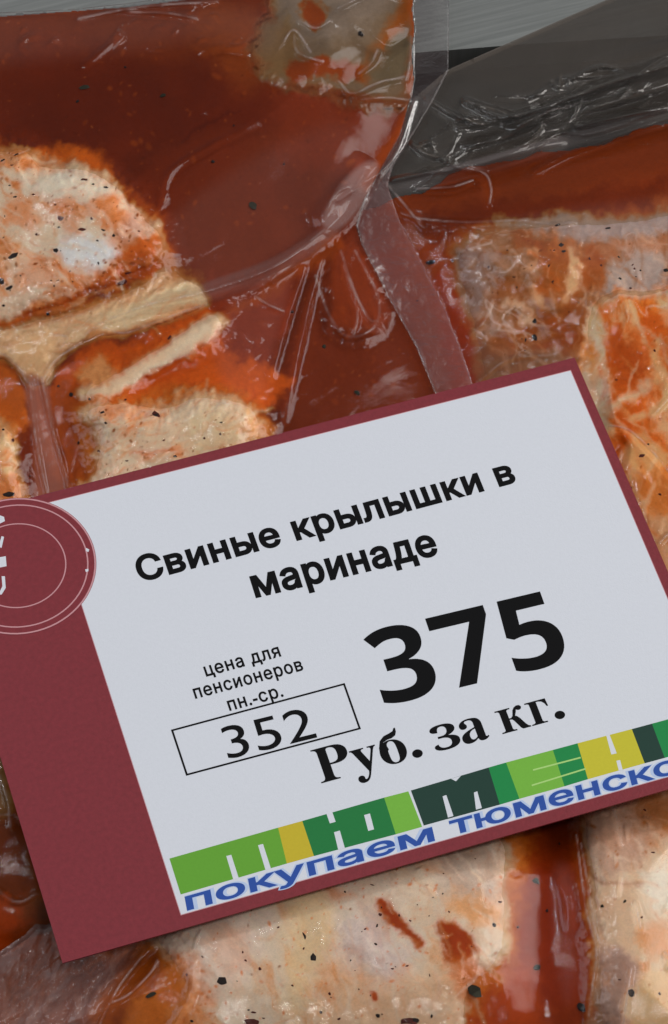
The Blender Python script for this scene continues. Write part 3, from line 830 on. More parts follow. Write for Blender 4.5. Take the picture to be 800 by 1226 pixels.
B.stroke([(722, 500), (735, 492), (762, 470), (778, 455)], (206, 176, 134), [6, 5, 5, 3], 7, .85, .9)
B.stroke([(726, 360), (760, 352), (800, 350)], (196, 172, 144), [3, 5, 3], 6, .7, .9)
B.stroke([(790, 410), (785, 440), (800, 480)], (206, 170, 112), [3, 4, 3], 6, .7, .9)
B.poly([(690, 420), (710, 415), (718, 440), (706, 462), (694, 450)], (192, 124, 58), 8, .8)
B.poly([(698, 440), (712, 450), (722, 500), (712, 530), (700, 500)], (178, 164, 138), 8, .7)
B.poly([(735, 500), (770, 495), (760, 520), (748, 545), (732, 530)], (184, 84, 22), 8, .85)
B.poly([(745, 540), (765, 518), (790, 530), (800, 555), (775, 570), (752, 560)], (200, 152, 94), 6, .8, .6)
B.stroke([(757, 503), (780, 496), (800, 478)], (214, 168, 112), [2, 4, 3], 4, .85, .5)
B.poly([(750, 570), (790, 565), (830, 590), (830, 640), (790, 640), (765, 610)], (180, 110, 52), 10, .8)
B.poly([(770, 620), (800, 612), (840, 640), (830, 690), (790, 690)], (172, 130, 92), 9, .8)
B.wisps(150, B1, [(196, 156, 120), (172, 124, 98), (150, 74, 34), (128, 66, 44)], 1.0, 14, 44, 1.4, .4, 111, .8)
B.wisps(160, B2, [(226, 196, 150), (208, 160, 100), (186, 92, 30), (170, 72, 20)], 1.25, 14, 56, 1.5, .45, 112, .6)
B.dots(160, B1, (104, 44, 26), .8, 2.2, .8, 12)
B.dots(80, B2, (150, 74, 28), .8, 2.4, .7, 13)
B.dots(60, B1, (204, 150, 110), .7, 1.8, .6, 14)

bagB = [(400, 300), (430, 180), (470, 140), (535, 84), (630, 42), (730, -2), (800, -40), (930, -75), (930, 750), (400, 750)]
sdB = sdf_poly(X, Y, bagB)
inlet = 232 - (X - 480) * .27          # the line where the filled part begins
fill = ss(-12, 26, Y - inlet)
B.H[:] = 6.2 + 1.2 * ss(0, 60, sdB) + fill * (1.6 + 3.2 * ss(0, 90, Y - inlet)) * ss(400, 660, X + .3 * (Y - 240)) ** .6
B.H = np.minimum(B.H, 6.2 + .1 * np.maximum(X - 400, 0) + 4 * ss(430, 600, X))
B.mound([(590, 330), (660, 290), (930, 260), (930, 420), (700, 420), (610, 400)], 50, 2.6)
B.mound(B2, 30, 2.8)
B.H += .4 * (fbm(X, Y, 55, 3, 91, .5) - .5) * 2 * ss(0, 60, Y - inlet - 20)
B.H = np.minimum(B.H, 18.6)
_d = np.maximum(-sdf_poly(X, Y, bagA), 0)
B.H = np.minimum(B.H, 7.4 + .05 * _d + .9 * ss(4, 40, _d) * (fbm(X, Y, 46, 3, 99) - .5) * 2)
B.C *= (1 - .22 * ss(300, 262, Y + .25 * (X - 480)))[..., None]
HC2 = B.H.copy()
hb = np.full(X.shape, 0.0)
tail = 1 - ss(-14, 8, Y - inlet)
# long creases of the empty tail, running along the bag mouth
u = (X * .95 - (Y) * .31 * -1 * -1); v = X * .30 + Y * .95
cre = fbm(u * .13, v, 30, 3, 93, .5)
cre2 = fbm(u * .2, v, 9, 3, 94, .6)
sdTail = ss(40, 110, sdB)
B.H += tail * (4.2 * sdTail * np.abs(cre - .5) * 2 + .25 * (cre2 - .5) * 2 * ss(.4, .7, fbm(X, Y, 90, 3, 95)) * sdTail)
for q, w, h in (([(620, 150), (700, 110), (760, 90), (830, 70)], 7, 1.8), ([(560, 122), (600, 140), (640, 132), (690, 112)], 5, 1.3), ([(690, 152), (740, 140), (800, 128)], 4, 1.2),
                ([(556, 120), (590, 130), (620, 140)], 2.4, .8), ([(494, 172), (510, 184), (530, 190), (552, 202)], 3, .9), ([(552, 202), (580, 208), (588, 226), (586, 244)], 2.8, 1.0),
                ([(500, 226), (540, 224), (566, 216)], 2.4, .7), ([(470, 216), (520, 205), (560, 196)], 4, .9), ([(510, 118), (545, 138), (580, 150)], 3, .8), ([(500, 176), (515, 172), (522, 182)], 2.4, .8),
                ([(620, 175), (635, 168), (650, 150)], 2.6, .7), ([(640, 205), (690, 180), (780, 148), (840, 130)], 4, 1.1), ([(655, 92), (668, 104), (672, 90)], 2.6, .7)):
    film_fold(B, hb, q, w * .8, h * 1.5)
for q, w, h in (([(540, 310), (556, 306), (568, 312), (552, 326)], 2.2, .5), ([(563, 402), (580, 384), (590, 360)], 2.2, .5), ([(730, 510), (745, 512), (760, 520), (785, 545), (805, 570), (830, 600)], 2.6, .8),
                ([(480, 255), (505, 262), (560, 266), (640, 262), (700, 256)], 3, .5), ([(575, 455), (610, 430), (660, 425)], 2.4, .4), ([(620, 264), (660, 268), (690, 266)], 2.2, .5),
                ([(455, 212), (480, 240), (506, 272)], 2.4, .6), ([(744, 540), (740, 560), (748, 580)], 2, .5), ([(790, 650), (800, 640), (820, 636)], 2.2, .5), ([(780, 500), (796, 482), (806, 470)], 2.2, .5)):
    film_fold(B, hb, q, w, h)
tiny_folds(B, hb, [(480, 190), (560, 110), (930, 40), (930, 110), (640, 190), (500, 240)], 34, -.35, 20, 110, .7, 311, .22)
tiny_folds(B, hb, B1, 40, .6, 6, 26, .3, 312, .9)
tiny_folds(B, hb, B2, 36, 1.0, 6, 30, .3, 313, .7)
hb = np.maximum(hb, .085 * tail + .05 * tail * ss(.45, .7, cre))
haze_poly(B, hb, [(540, 80), (640, 30), (760, -20), (930, -80), (930, 0), (740, 70), (600, 110)], 14, .17)
haze_poly(B, hb, [(545, 310), (570, 300), (590, 330), (590, 400), (572, 420), (560, 360)], 10, .10)
haze_poly(B, hb, [(600, 266), (930, 230), (930, 300), (720, 320), (620, 300)], 12, .06)
haze_poly(B, hb, [(575, 420), (690, 420), (690, 480), (590, 500)], 12, .07)
hb = np.maximum(hb, .22 * ss(5, 1.5, np.abs(sdB - 3)))

loc = P(700, 350, .001)
bag = empty('vacuum_bag', loc)
tag(bag, 'vacuum bag on the right with a crumpled clear empty mouth above grey and orange meat', 'bag', BAG_GROUP)
inB = sdB > 0
M_TAIL = film_material('crumpled_film', .12, .12, 1.7, (.27, .21, .165))
grid_object('film', B, B.H, inB & (Y > inlet - 20), M_FILM, loc, bag, None, hb, edge=sdB)
grid_object('bag_mouth', B, B.H + .01, inB & (Y <= inlet - 16.5), M_TAIL, loc, bag, None, hb, edge=sdB)
zb = HC2 - LAYER - .35
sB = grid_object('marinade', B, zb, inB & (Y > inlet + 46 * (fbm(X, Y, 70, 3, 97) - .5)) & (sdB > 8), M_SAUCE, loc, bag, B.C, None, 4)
tag(sB, kind='stuff')
# the back sheet of the empty mouth, smoky where two layers lie together, lightened to stand in for pale reflections
hbk = np.full(X.shape, .20) + .2 * (fbm(X, Y, 60, 3, 98) - .5)
M_BACKB = film_material('smoky_back_film', .3, .2, .2, (.17, .155, .14))
grid_object('back_film', B, np.full(X.shape, 6.0) + .6 * ss(0, 60, sdB), inB & (Y < inlet + 10) & (sdB > 0), M_BACKB, loc, bag, None, hbk + .25, None, 3, edge=sdB)
flakes(sB, B, zb + .45, [(515, 314, 10, 4, 0, 'p'), (542, 312, 3, 3, 0, 'p'), (560, 300, 2, 1.6, 0, 'c'), (500, 360, 2, 1.5, 0, 'c')])
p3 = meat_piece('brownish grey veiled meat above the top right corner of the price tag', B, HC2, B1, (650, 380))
flakes(p3, B, HC2, [(642, 404, 9, 7, 10, 'p'), (630, 407, 4, 4, 0, 'p'), (641, 384, 5, 4, 0, 'p'), (673, 294, 6, 5, 60, 'p'), (675, 302, 5, 4, 30, 'p'), (658, 318, 4.5, 3.5, 0, 'p'), (663, 337, 4.5, 2, 0, 'p'),
                    (728, 273, 5, 2, 0, 'p'), (797, 325, 5, 6, 30, 'p'), (668, 269, 8, 1.8, 5, 'p'), (586, 320, 3, 2, 0, 'c'), (706, 310, 3, 2, 80, 'c'), (742, 334, 3, 2.5, 0, 'h'), (741, 308, 2.5, 2, 0, 'h'),
                    (720, 318, 2, 1.6, 0, 'c'), (608, 300, 2, 2, 0, 'c'), (590, 350, 2, 1.6, 0, 'c'), (755, 345, 2, 1.4, 0, 'c'), (760, 322, 1.8, 1.4, 0, 'c')])
flakes(p3, B, HC2, scatter(B, [(590, 290), (790, 270), (790, 340), (700, 360), (690, 420), (600, 430)], 16, .9, 2.4, 43))
p4 = meat_piece('bright orange and cream marbled meat right of the price tag', B, HC2, B2, (790, 480))
flakes(p4, B, HC2, [(768, 545, 5, 4, 10, 'c'), (790, 592, 2.6, 2, 0, 'c'), (784, 420, 2, 1.6, 0, 'c'), (738, 455, 2, 1.6, 0, 'c'), (776, 532, 2, 1.5, 0, 'p'), (756, 584, 2, 1.6, 0, 'c')])

# ================================================================= the bag in front
Cc = Sheet(-130, 930, 900, 1340, 1.4)
X, Y = Cc.X, Cc.Y
n1 = fbm(X, Y, 90, 4, 101)
Cc.C[:] = lin((150, 74, 34)) * (0.75 + .5 * n1)[..., None]
# marinade channel
Cc.poly([(590, 900), (705, 900), (712, 1000), (716, 1100), (712, 1200), (700, 1340), (560, 1340), (590, 1180), (604, 1080), (600, 1000)], (132, 48, 16), 14, .95, .5)
Cc.poly([(615, 900), (695, 900), (690, 1010), (640, 1020), (610, 1010)], (112, 42, 15), 14, .7)
Cc.poly([(640, 1040), (690, 1040), (700, 1120), (690, 1200), (630, 1200), (625, 1100)], (128, 40, 18), 16, .7)
Cc.poly([(540, 1180), (600, 1150), (640, 1180), (660, 1340), (540, 1340)], (160, 64, 22), 16, .8)
Cc.stroke([(688, 990), (700, 1060), (712, 1110)], (150, 72, 24), [4, 8, 5], 8, .7)
C1 = [(185, 1110), (230, 1040), (300, 1000), (420, 960), (540, 940), (590, 930), (604, 1000), (606, 1080), (596, 1150), (560, 1200), (530, 1340), (170, 1340), (200, 1240), (225, 1190), (205, 1150)]
Cc.poly([(180, 1100), (300, 990), (610, 920), (618, 1080), (600, 1170), (560, 1230), (550, 1340), (170, 1340)], (186, 110, 54), 14, .9)
Cc.poly(C1, (196, 172, 142), 9, .96)
fat_marble(Cc, C1, (204, 184, 158), (188, 156, 122), (182, 122, 70), 34, 105, 1.0, 9, .8, 2.4, .45, .72)
Cc.poly([(200, 1100), (260, 1080), (320, 1085), (310, 1140), (280, 1190), (240, 1180), (215, 1150)], (170, 152, 142), 18, .45)
Cc.poly([(330, 1040), (420, 1010), (470, 1030), (480, 1080), (440, 1100), (380, 1080)], (168, 150, 132), 20, .5)
Cc.poly([(410, 1100), (450, 1095), (480, 1120), (490, 1160), (460, 1180), (420, 1160), (400, 1130)], (152, 138, 142), 16, .45)
Cc.poly([(500, 1000), (580, 970), (600, 1010), (600, 1080), (560, 1090), (520, 1050)], (154, 134, 118), 16, .7)
Cc.poly([(160, 1150), (205, 1140), (240, 1165), (240, 1226), (200, 1300), (150, 1260)], (178, 100, 44), 14, .85)
Cc.poly([(340, 1080), (385, 1060), (400, 1120), (370, 1180), (350, 1226), (340, 1150)], (206, 176, 130), 14, .7)
Cc.poly([(540, 1070), (585, 1080), (600, 1120), (570, 1110), (540, 1095)], (196, 140, 84), 12, .8)
Cc.poly([(395, 1180), (470, 1170), (540, 1150), (560, 1190), (530, 1240), (400, 1240)], (188, 156, 122), 18, .6)
Cc.stroke([(380, 1050), (400, 1068), (420, 1072)], (182, 110, 60), [3, 5, 3], 8, .7)
Cc.stroke([(455, 1082), (470, 1098), (486, 1112), (500, 1128)], (150, 52, 26), [5, 7, 5, 6], 4, .95, .5)
Cc.poly([(522, 1100), (540, 1104), (560, 1120), (572, 1136), (560, 1150), (535, 1152), (526, 1130)], (148, 52, 22), 5, .97, .5)
Cc.poly([(540, 1150), (570, 1150), (590, 1170), (570, 1200), (545, 1180)], (176, 92, 44), 12, .8)
Cc.stroke([(449, 1188), (452, 1196)], (160, 56, 30), 3.4, 2, .9)
Cc.stroke([(300, 1100), (330, 1150), (345, 1226)], (200, 180, 150), [3, 4, 3], 8, .5)
C2 = [(704, 900), (930, 880), (930, 1340), (742, 1340), (722, 1230), (716, 1140), (712, 1060), (700, 985)]
Cc.poly(C2, (186, 154, 122), 5, .96, .3)
fat_marble(Cc, C2, (200, 176, 144), (190, 152, 112), (180, 116, 64), 34, 115, .9, 7, .75, 1.8, .48, .72)
Cc.poly([(700, 960), (735, 955), (780, 960), (790, 1010), (760, 1040), (716, 1040), (704, 1000)], (160, 122, 100), 16, .75)
Cc.poly([(760, 950), (840, 930), (860, 990), (800, 1000), (770, 985)], (160, 96, 54), 14, .8)
Cc.stroke([(705, 1045), (735, 1056), (770, 1060)], (140, 92, 70), [2, 3, 2], 4, .75)
Cc.poly([(716, 1060), (760, 1062), (764, 1120), (758, 1160), (722, 1150)], (184, 150, 118), 10, .6)
Cc.poly([(770, 1050), (800, 1040), (812, 1080), (790, 1090)], (200, 190, 168), 10, .8)
Cc.poly([(720, 1140), (760, 1150), (752, 1200), (740, 1260), (706, 1260), (716, 1190)], (138, 104, 96), 12, .85)
Cc.poly([(770, 1110), (800, 1105), (830, 1120), (800, 1150), (774, 1140)], (186, 122, 66), 10, .7)
Cc.poly([(765, 1180), (800, 1160), (850, 1180), (850, 1260), (770, 1250)], (202, 166, 116), 12, .7)
Cc.wisps(220, C1, [(222, 206, 182), (206, 182, 150), (192, 142, 98), (186, 150, 128)], 1.0, 16, 60, 1.5, .34, 121)
Cc.wisps(120, C2, [(222, 202, 172), (204, 172, 134), (180, 120, 72), (170, 128, 104)], 1.0, 14, 50, 1.4, .36, 122)
Cc.dots(620, C1, (178, 96, 44), .8, 2.4, .8, 22)
Cc.dots(70, C1, (110, 52, 30), .8, 2.0, .8, 23)
Cc.dots(200, C2, (150, 84, 46), .9, 2.4, .7, 24)
# the left, where marinade shows through the crumpled edge
Cc.poly([(-130, 1120), (60, 1092), (120, 1150), (190, 1140), (150, 1226), (120, 1340), (-130, 1340)], (112, 52, 42), 10, .95, .4)
Cc.poly([(120, 1190), (160, 1150), (185, 1140), (180, 1180), (130, 1230), (110, 1280)], (142, 70, 24), 10, .9)
Cc.poly([(-20, 1160), (30, 1150), (70, 1180), (40, 1240), (-20, 1250)], (124, 62, 52), 14, .6)

bagC = [(-130, 1196), (-60, 1160), (0, 1139), (28, 1120), (56, 1094), (120, 1040), (190, 960), (260, 905), (930, 880), (930, 1340), (-130, 1340)]
sdC = sdf_poly(X, Y, bagC)
Cc.H[:] = 8.5 + 7.5 * ss(0, 170, sdC) ** .8
Cc.mound(C1, 40, 1.8); Cc.mound(C2, 26, 1.9)
Cc.H -= 1.8 * np.exp(-((X - 655 - .02 * (Y - 1100)) / 38.0) ** 2)
Cc.H += .9 * (fbm(X, Y, 110, 3, 121) - .5)
Cc.H += .25 * (fbm(X, Y, 50, 3, 122) - .5) * 2 * ss(0, 30, sdf_poly(X, Y, smooth(C1, 4, True)))
Cc.H -= 3.0 * ss(1150, 940, Y) * ss(500, 100, X)
Cc.H -= 1.2 * ss(1080, 960, Y)
Cc.H = np.minimum(Cc.H, 19.0)
HC3 = Cc.H.copy()
hc = np.zeros(X.shape)
crump = ss(175, 120, X + .55 * (Y - 1150)) 
u = X * .62 - Y * .78; v = X * .78 + Y * .62
Cc.H += crump * ss(0, 20, sdC) * (2.2 * np.abs(fbm(u * .4, v, 26, 5, 124, .62) - .5) * 2 + .6 * (fbm(u * .5, v, 8, 3, 125) - .5))
for q, w, h in (([(0, 1140), (28, 1121), (56, 1095)], 3, .6), ([(100, 1226), (118, 1190), (150, 1160), (185, 1130)], 6, 1.2), ([(120, 1226), (140, 1185), (170, 1145)], 3, .7), ([(124, 1140), (132, 1160), (112, 1190)], 5, .8),
                ([(135, 1200), (155, 1190), (180, 1165), (188, 1150)], 2.4, .7), ([(4, 1170), (8, 1190), (2, 1210)], 4, .8), ([(0, 1226), (12, 1215), (18, 1200)], 4, .7), ([(88, 1190), (92, 1210), (86, 1226)], 4, .6),
                ([(690, 1000), (700, 1080), (708, 1115), (714, 1140), (708, 1190), (702, 1240)], 2.6, .6), ([(696, 1010), (710, 1100), (718, 1130)], 2.2, .5), ([(735, 968), (740, 990), (744, 1010)], 2.0, .5),
                ([(760, 1078), (765, 1100), (767, 1112)], 2.0, .6), ([(756, 1160), (750, 1200), (744, 1240)], 2.4, .6), ([(670, 1050), (680, 1080), (682, 1110)], 6, .4), ([(796, 1140), (804, 1150), (800, 1160)], 2.4, .6),
                ([(250, 1100), (290, 1080), (350, 1072)], 8, .4), ([(205, 1230), (230, 1190), (235, 1150)], 6, .4), ([(340, 1226), (350, 1222), (356, 1230)], 2, .6)):
    film_fold(Cc, hc, q, w, h)
tiny_folds(Cc, hc, C2, 30, 1.2, 6, 26, .3, 321, .7)
tiny_folds(Cc, hc, C1, 24, .9, 6, 26, .22, 322, .8)
tiny_folds(Cc, hc, [(0, 1140), (60, 1095), (180, 1120), (110, 1226), (0, 1226)], 70, -1.1, 8, 34, .5, 323, .4)
hc = np.maximum(hc, .15 * crump * ss(0, 10, sdC) + .10 * crump * ss(.5, .7, fbm(u * .5, v, 18, 4, 126)))
hc = np.maximum(hc, .30 * ss(4, 1.2, np.abs(sdC - 2)) * ss(120, 80, X))
haze_poly(Cc, hc, [(180, 1110), (250, 1075), (300, 1060), (280, 1100), (225, 1120), (190, 1130)], 10, .10)
haze_poly(Cc, hc, [(722, 1140), (760, 1150), (750, 1250), (702, 1260), (712, 1190)], 8, .10)
haze_poly(Cc, hc, [(664, 1040), (684, 1045), (690, 1120), (680, 1200), (665, 1120)], 10, .05)
loc = P(450, 1120, .001)
bag = empty('vacuum_bag', loc)
tag(bag, 'vacuum bag in front, below the price tag, with a crumpled edge at its left', 'bag', BAG_GROUP)
inC = sdC > 0
grid_object('film', Cc, Cc.H, inC, M_FILM, loc, bag, None, hc, edge=sdC)
zc = HC3 - LAYER - .35
sC = grid_object('marinade', Cc, zc, inC & (sdC > 5), M_SAUCE, loc, bag, Cc.C, None, 5)
tag(sC, kind='stuff')
flakes(sC, Cc, zc + .45, [(180, 1192, 8, 3, -20, 'h'), (642, 1055, 6, 5, 0, 'h'), (643, 1158, 6, 5, 20, 'h'), (697, 1205, 8, 6, 40, 'p'), (620, 1110, 2, 1.6, 0, 'p'), (670, 1010, 2, 2, 0, 'p'), (655, 1090, 2, 2, 0, 'p')])
p5 = meat_piece('large cream meat with two red spots below the price tag', Cc, HC3, C1, (400, 1150))
flakes(p5, Cc, HC3, [(265, 1175, 7, 6, -30, 'p'), (365, 1121, 4, 7, -20, 'p'), (375, 1146, 5, 5, 0, 'p'), (591, 1107, 3.6, 3.4, 0, 'p'), (567, 1187, 10, 8, 20, 'h'), (490, 1221, 12, 7, -10, 'c'), (496, 1221, 8, 5, -10, 'p'),
                     (599, 1080, 2.6, 2, 0, 'c'), (452, 1216, 3, 3, 0, 'p'), (517, 1216, 3, 3, 0, 'p'), (304, 1222, 12, 5, 0, 'c'), (413, 1068, 2.5, 2, 0, 'h'), (437, 1112, 2, 1.6, 0, 'c'), (420, 1150, 2.2, 1.6, 0, 'p'),
                     (395, 1190, 2, 1.6, 0, 'c'), (470, 1160, 2, 1.4, 0, 'c'), (333, 1110, 2, 1.6, 0, 'c'), (350, 1180, 1.8, 1.5, 0, 'c'), (530, 1070, 2, 1.6, 0, 'h'), (230, 1222, 3, 2, 0, 'p'), (384, 1212, 2, 2, 0, 'p'), (294, 1150, 1.8, 1.6, 0, 'c')])
flakes(p5, Cc, HC3, scatter(Cc, [(200, 1120), (420, 1060), (590, 1010), (590, 1120), (520, 1226), (230, 1226)], 34, .9, 2.8, 42, 'pccc'))
p6 = meat_piece('cream meat in the lower right corner beside the strip of red marinade', Cc, HC3, C2, (800, 1100), soft=9)
flakes(p6, Cc, HC3, [(755, 1188, 5, 6, 20, 'p'), (722, 1085, 3.5, 3, 0, 'h'), (748, 1079, 3.5, 3, 0, 'h'), (782, 1021, 2.6, 2, 0, 'c'), (768, 1098, 2, 1.6, 0, 'c'), (772, 970, 2, 2, 0, 'c'), (790, 1190, 2, 1.6, 0, 'c'), (742, 1173, 2, 1.4, 0, 'c')])

# ================================================================= the bag at the lower left, half hidden
D = Sheet(-150, 330, 780, 1240, 2.2)
X, Y = D.X, D.Y
n1 = fbm(X, Y, 60, 4, 141)
D.C[:] = lin((112, 50, 18)) * (0.7 + .6 * n1)[..., None]
D.poly([(-60, 860), (5, 900), (12, 960), (0, 985), (-60, 980)], (150, 116, 88), 9, .85)
D.poly([(-40, 990), (30, 980), (45, 1050), (-20, 1070)], (104, 46, 14), 12, .9)
D.poly([(-60, 1085), (-10, 1070), (35, 1085), (40, 1110), (-10, 1150), (-60, 1150)], (170, 68, 18), 9, .9)
D.poly([(28, 1075), (55, 1070), (70, 1100), (50, 1120), (30, 1110)], (116, 66, 56), 8, .7)
bagD = [(-150, 790), (320, 790), (320, 1150), (100, 1180), (40, 1200), (-150, 1230)]
sdD = sdf_poly(X, Y, bagD)
D.H[:] = 5 + 7 * ss(0, 120, sdD) - 2.5 * ss(1040, 1150, Y) + .8 * (fbm(X, Y, 60, 3, 143) - .5)
HC4 = D.H.copy(); hd = np.zeros(X.shape)
for q, w, h in (([(-20, 985), (10, 975), (40, 990)], 3, .6), ([(-10, 1060), (20, 1080), (45, 1070)], 3, .6), ([(0, 930), (10, 960), (12, 990)], 3, .6)):
    film_fold(D, hd, q, w, h)
loc = P(20, 1020, .001)
bag = empty('vacuum_bag', loc)
tag(bag, 'dark orange vacuum bag showing only left of the price tag, under the crumpled edge', 'bag', BAG_GROUP)
grid_object('film', D, D.H, sdD > 0, M_FILM, loc, bag, None, hd)
sD = grid_object('marinade', D, HC4 - .6, sdD > 5, M_SAUCE, loc, bag, D.C, None, 4)
tag(sD, kind='stuff')
#TAG#
# ---------------------------------------------------------------- the price tag
M_CARD = plain('burgundy_card', (130, 42, 51), .5, .36, .22, 1300, .5, 2600)
M_WHITE = plain('white_print', (.74, .77, .84), .5, .35, .03, 1800, .25, 4000, srgb=False)
M_RIM = plain('pale_rim', (206, 150, 156), .55, .3)
M_INK = plain('black_ink', (13, 13, 15), .7, .12)
M_BLUE = plain('blue_ink', (42, 82, 168), .5, .3)
M_HALO = plain('pale_blue_ink', (190, 208, 240), .5, .3)
GREENS = {k: plain('green_ink', c, .5, .3, .06, 2500) for k, c in dict(lime=(104, 170, 52), forest=(30, 124, 62), pine=(28, 62, 52), light=(122, 188, 66), teal=(24, 140, 72), yellow=(206, 198, 52), gold=(204, 184, 46)).items()}

corner = P([-84, 688, 901, 75], [627, 428, 916, 1153], [CARD_Z] * 4)
BL = corner[3].copy()
EX = corner[2] - BL; EX /= np.linalg.norm(EX)
EY = np.array([-EX[1], EX[0], 0])
TAG = empty('price_tag', BL)
tag(TAG, 'white and burgundy paper price tag with black print, lying on the bags', 'price tag')


def K(px, py):
    """plan coordinates -> position on the tag (metres along and up from its lower left corner)"""
    d = P(px, py, CARD_Z) - BL
    return np.stack([d @ EX, d @ EY], -1)


def sheet_on_tag(name, loops, m_, lift, thick=0.0, parent=None, label=None):
    """flat print: closed outlines in tag coordinates, laid lift mm above the card"""
    vs, es = [], []
    for lp in loops:
        k = len(vs); n_ = len(lp)
        vs += [Vector((float(a), float(b_))) for a, b_ in lp]
        es += [(k + i, k + (i + 1) % n_) for i in range(n_)]
    rv, re, rf, *_ = delaunay_2d_cdt([v_ * 1000 for v_ in vs], es, [], 0, 1e-5)
    segs = []
    for lp in loops:
        a = np.asarray(lp, float) * 1000
        segs.append(np.hstack([a, np.roll(a, -1, 0)]))
    sg = np.vstack(segs)
    V2 = np.array([[v_.x, v_.y] for v_ in rv]); F = np.array([list(f_) for f_ in rf if len(f_) == 3])
    cen = V2[F].mean(1)
    x0, y0, x1, y1 = sg.T
    up = (y0[None] <= cen[:, 1:2]) & (y1[None] > cen[:, 1:2]); dn = (y1[None] <= cen[:, 1:2]) & (y0[None] > cen[:, 1:2])
    cr = (x1 - x0)[None] * (cen[:, 1:2] - y0[None]) - (cen[:, 0:1] - x0[None]) * (y1 - y0)[None]
    wn = (up & (cr > 0)).sum(1) - (dn & (cr < 0)).sum(1)
    F = F[wn != 0]
    a = V2[F]
    area = (a[:, 1, 0] - a[:, 0, 0]) * (a[:, 2, 1] - a[:, 0, 1]) - (a[:, 2, 0] - a[:, 0, 0]) * (a[:, 1, 1] - a[:, 0, 1])
    F = np.where((area < 0)[:, None], F[:, ::-1], F)
    L = V2 / 1000
    co = L[:, :1] * EX + L[:, 1:] * EY + np.array([0, 0, lift * MM])
    o = poly_object(name, list(co), [tuple(int(q) for q in f_) for f_ in F], m_, (0, 0, 0), parent or TAG)
    if label: o['label'] = label
    return o


# the card itself: thin board, very slightly bowed corners
kc = [K(-84, 627), K(688, 428), K(901, 916), K(75, 1153)]
cv = []
for z in (0, -.32):
    for q in kc: cv.append(q[0] * EX + q[1] * EY + np.array([0, 0, z * MM]))
cardo = poly_object('card', cv, [(3, 2, 1, 0), (4, 5, 6, 7), (0, 1, 5, 4), (1, 2, 6, 5), (2, 3, 7, 6), (3, 0, 4, 7)], M_CARD, (0, 0, 0), TAG)
pq = [(59, 602), (683, 444), (880, 907), (217, 1095)]
cx_ = np.mean([q[0] for q in pq]); cy_ = np.mean([q[1] for q in pq])
sheet_on_tag('panel_rim', [[K(x + (x - cx_) / 400, y + (y - cy_) / 300) for x, y in pq]], M_RIM, .010)
panel = sheet_on_tag('white_panel', [[K(x, y) for x, y in pq]], M_WHITE, .022)


def outlines(txt, space=1.0):
    c = bpy.data.curves.new('print', 'FONT'); c.body = txt; c.space_character = space
    o = bpy.data.objects.new('print', c); COL.objects.link(o)
    bpy.context.view_layer.update()
    cu = o.to_curve(bpy.context.evaluated_depsgraph_get())
    out_ = []
    for s in cu.splines:
        bp = s.bezier_points; n_ = len(bp); lp = []
        for i in range(n_):
            a, b_ = bp[i], bp[(i + 1) % n_]
            p0, p1, p2, p3 = (np.array(q[:2]) for q in (a.co, a.handle_right, b_.handle_left, b_.co))
            flat = abs(np.cross(p1 - p0, p3 - p0)) + abs(np.cross(p2 - p0, p3 - p0)) < 1e-5
            for t in ([0] if flat else np.arange(6) / 6):
                lp.append(p0 * (1 - t) ** 3 + 3 * p1 * t * (1 - t) ** 2 + 3 * p2 * t * t * (1 - t) + p3 * t ** 3)
        q = [lp[0]]
        for p_ in lp[1:]:
            if np.hypot(*(p_ - q[-1])) > 2e-4: q.append(p_)
        if len(q) > 2: out_.append(np.array(q))
    o.to_curve_clear()
    bpy.data.objects.remove(o); bpy.data.curves.remove(c)
    return out_


def inside(pt, lp):
    x, y = pt; a = lp; b_ = np.roll(lp, -1, 0)
    c = (a[:, 1] <= y) != (b_[:, 1] <= y)
    xs = a[:, 0] + (y - a[:, 1]) * (b_[:, 0] - a[:, 0]) / np.where(b_[:, 1] == a[:, 1], 1e-9, b_[:, 1] - a[:, 1])
    return bool((c & (x < xs)).sum() % 2)


def bolder(lps, r):
    """thicken every outline of a line of print; counters shrink"""
    out_ = []
    for i, l_ in enumerate(lps):
        hole = any(j != i and all(inside(p_, o_) for p_ in l_) for j, o_ in enumerate(lps))
        nx = np.roll(l_, -1, 0); ar = (l_[:, 0] * nx[:, 1] - nx[:, 0] * l_[:, 1]).sum()
        out_.append(embolden(l_, r * (-1 if (ar > 0) != hole else 1)))
    return out_


def embolden(lp, r):
    """move an outline outwards along its normals (letters are wound so that ink lies on one side)"""
    if not r: return lp
    a = np.roll(lp, 1, 0); b_ = np.roll(lp, -1, 0)
    d1 = lp - a; d2 = b_ - lp
    d1 /= np.linalg.norm(d1, axis=1)[:, None] + 1e-9; d2 /= np.linalg.norm(d2, axis=1)[:, None] + 1e-9
    n1_ = np.stack([-d1[:, 1], d1[:, 0]], 1); n2_ = np.stack([-d2[:, 1], d2[:, 0]], 1)
    m_ = n1_ + n2_
    ln = np.linalg.norm(m_, axis=1)[:, None]
    m_ = m_ / np.maximum(ln, .5) 
    k = 1 / np.clip((m_ * n1_).sum(1), .5, 1)
    return lp + m_ * (r * k)[:, None]


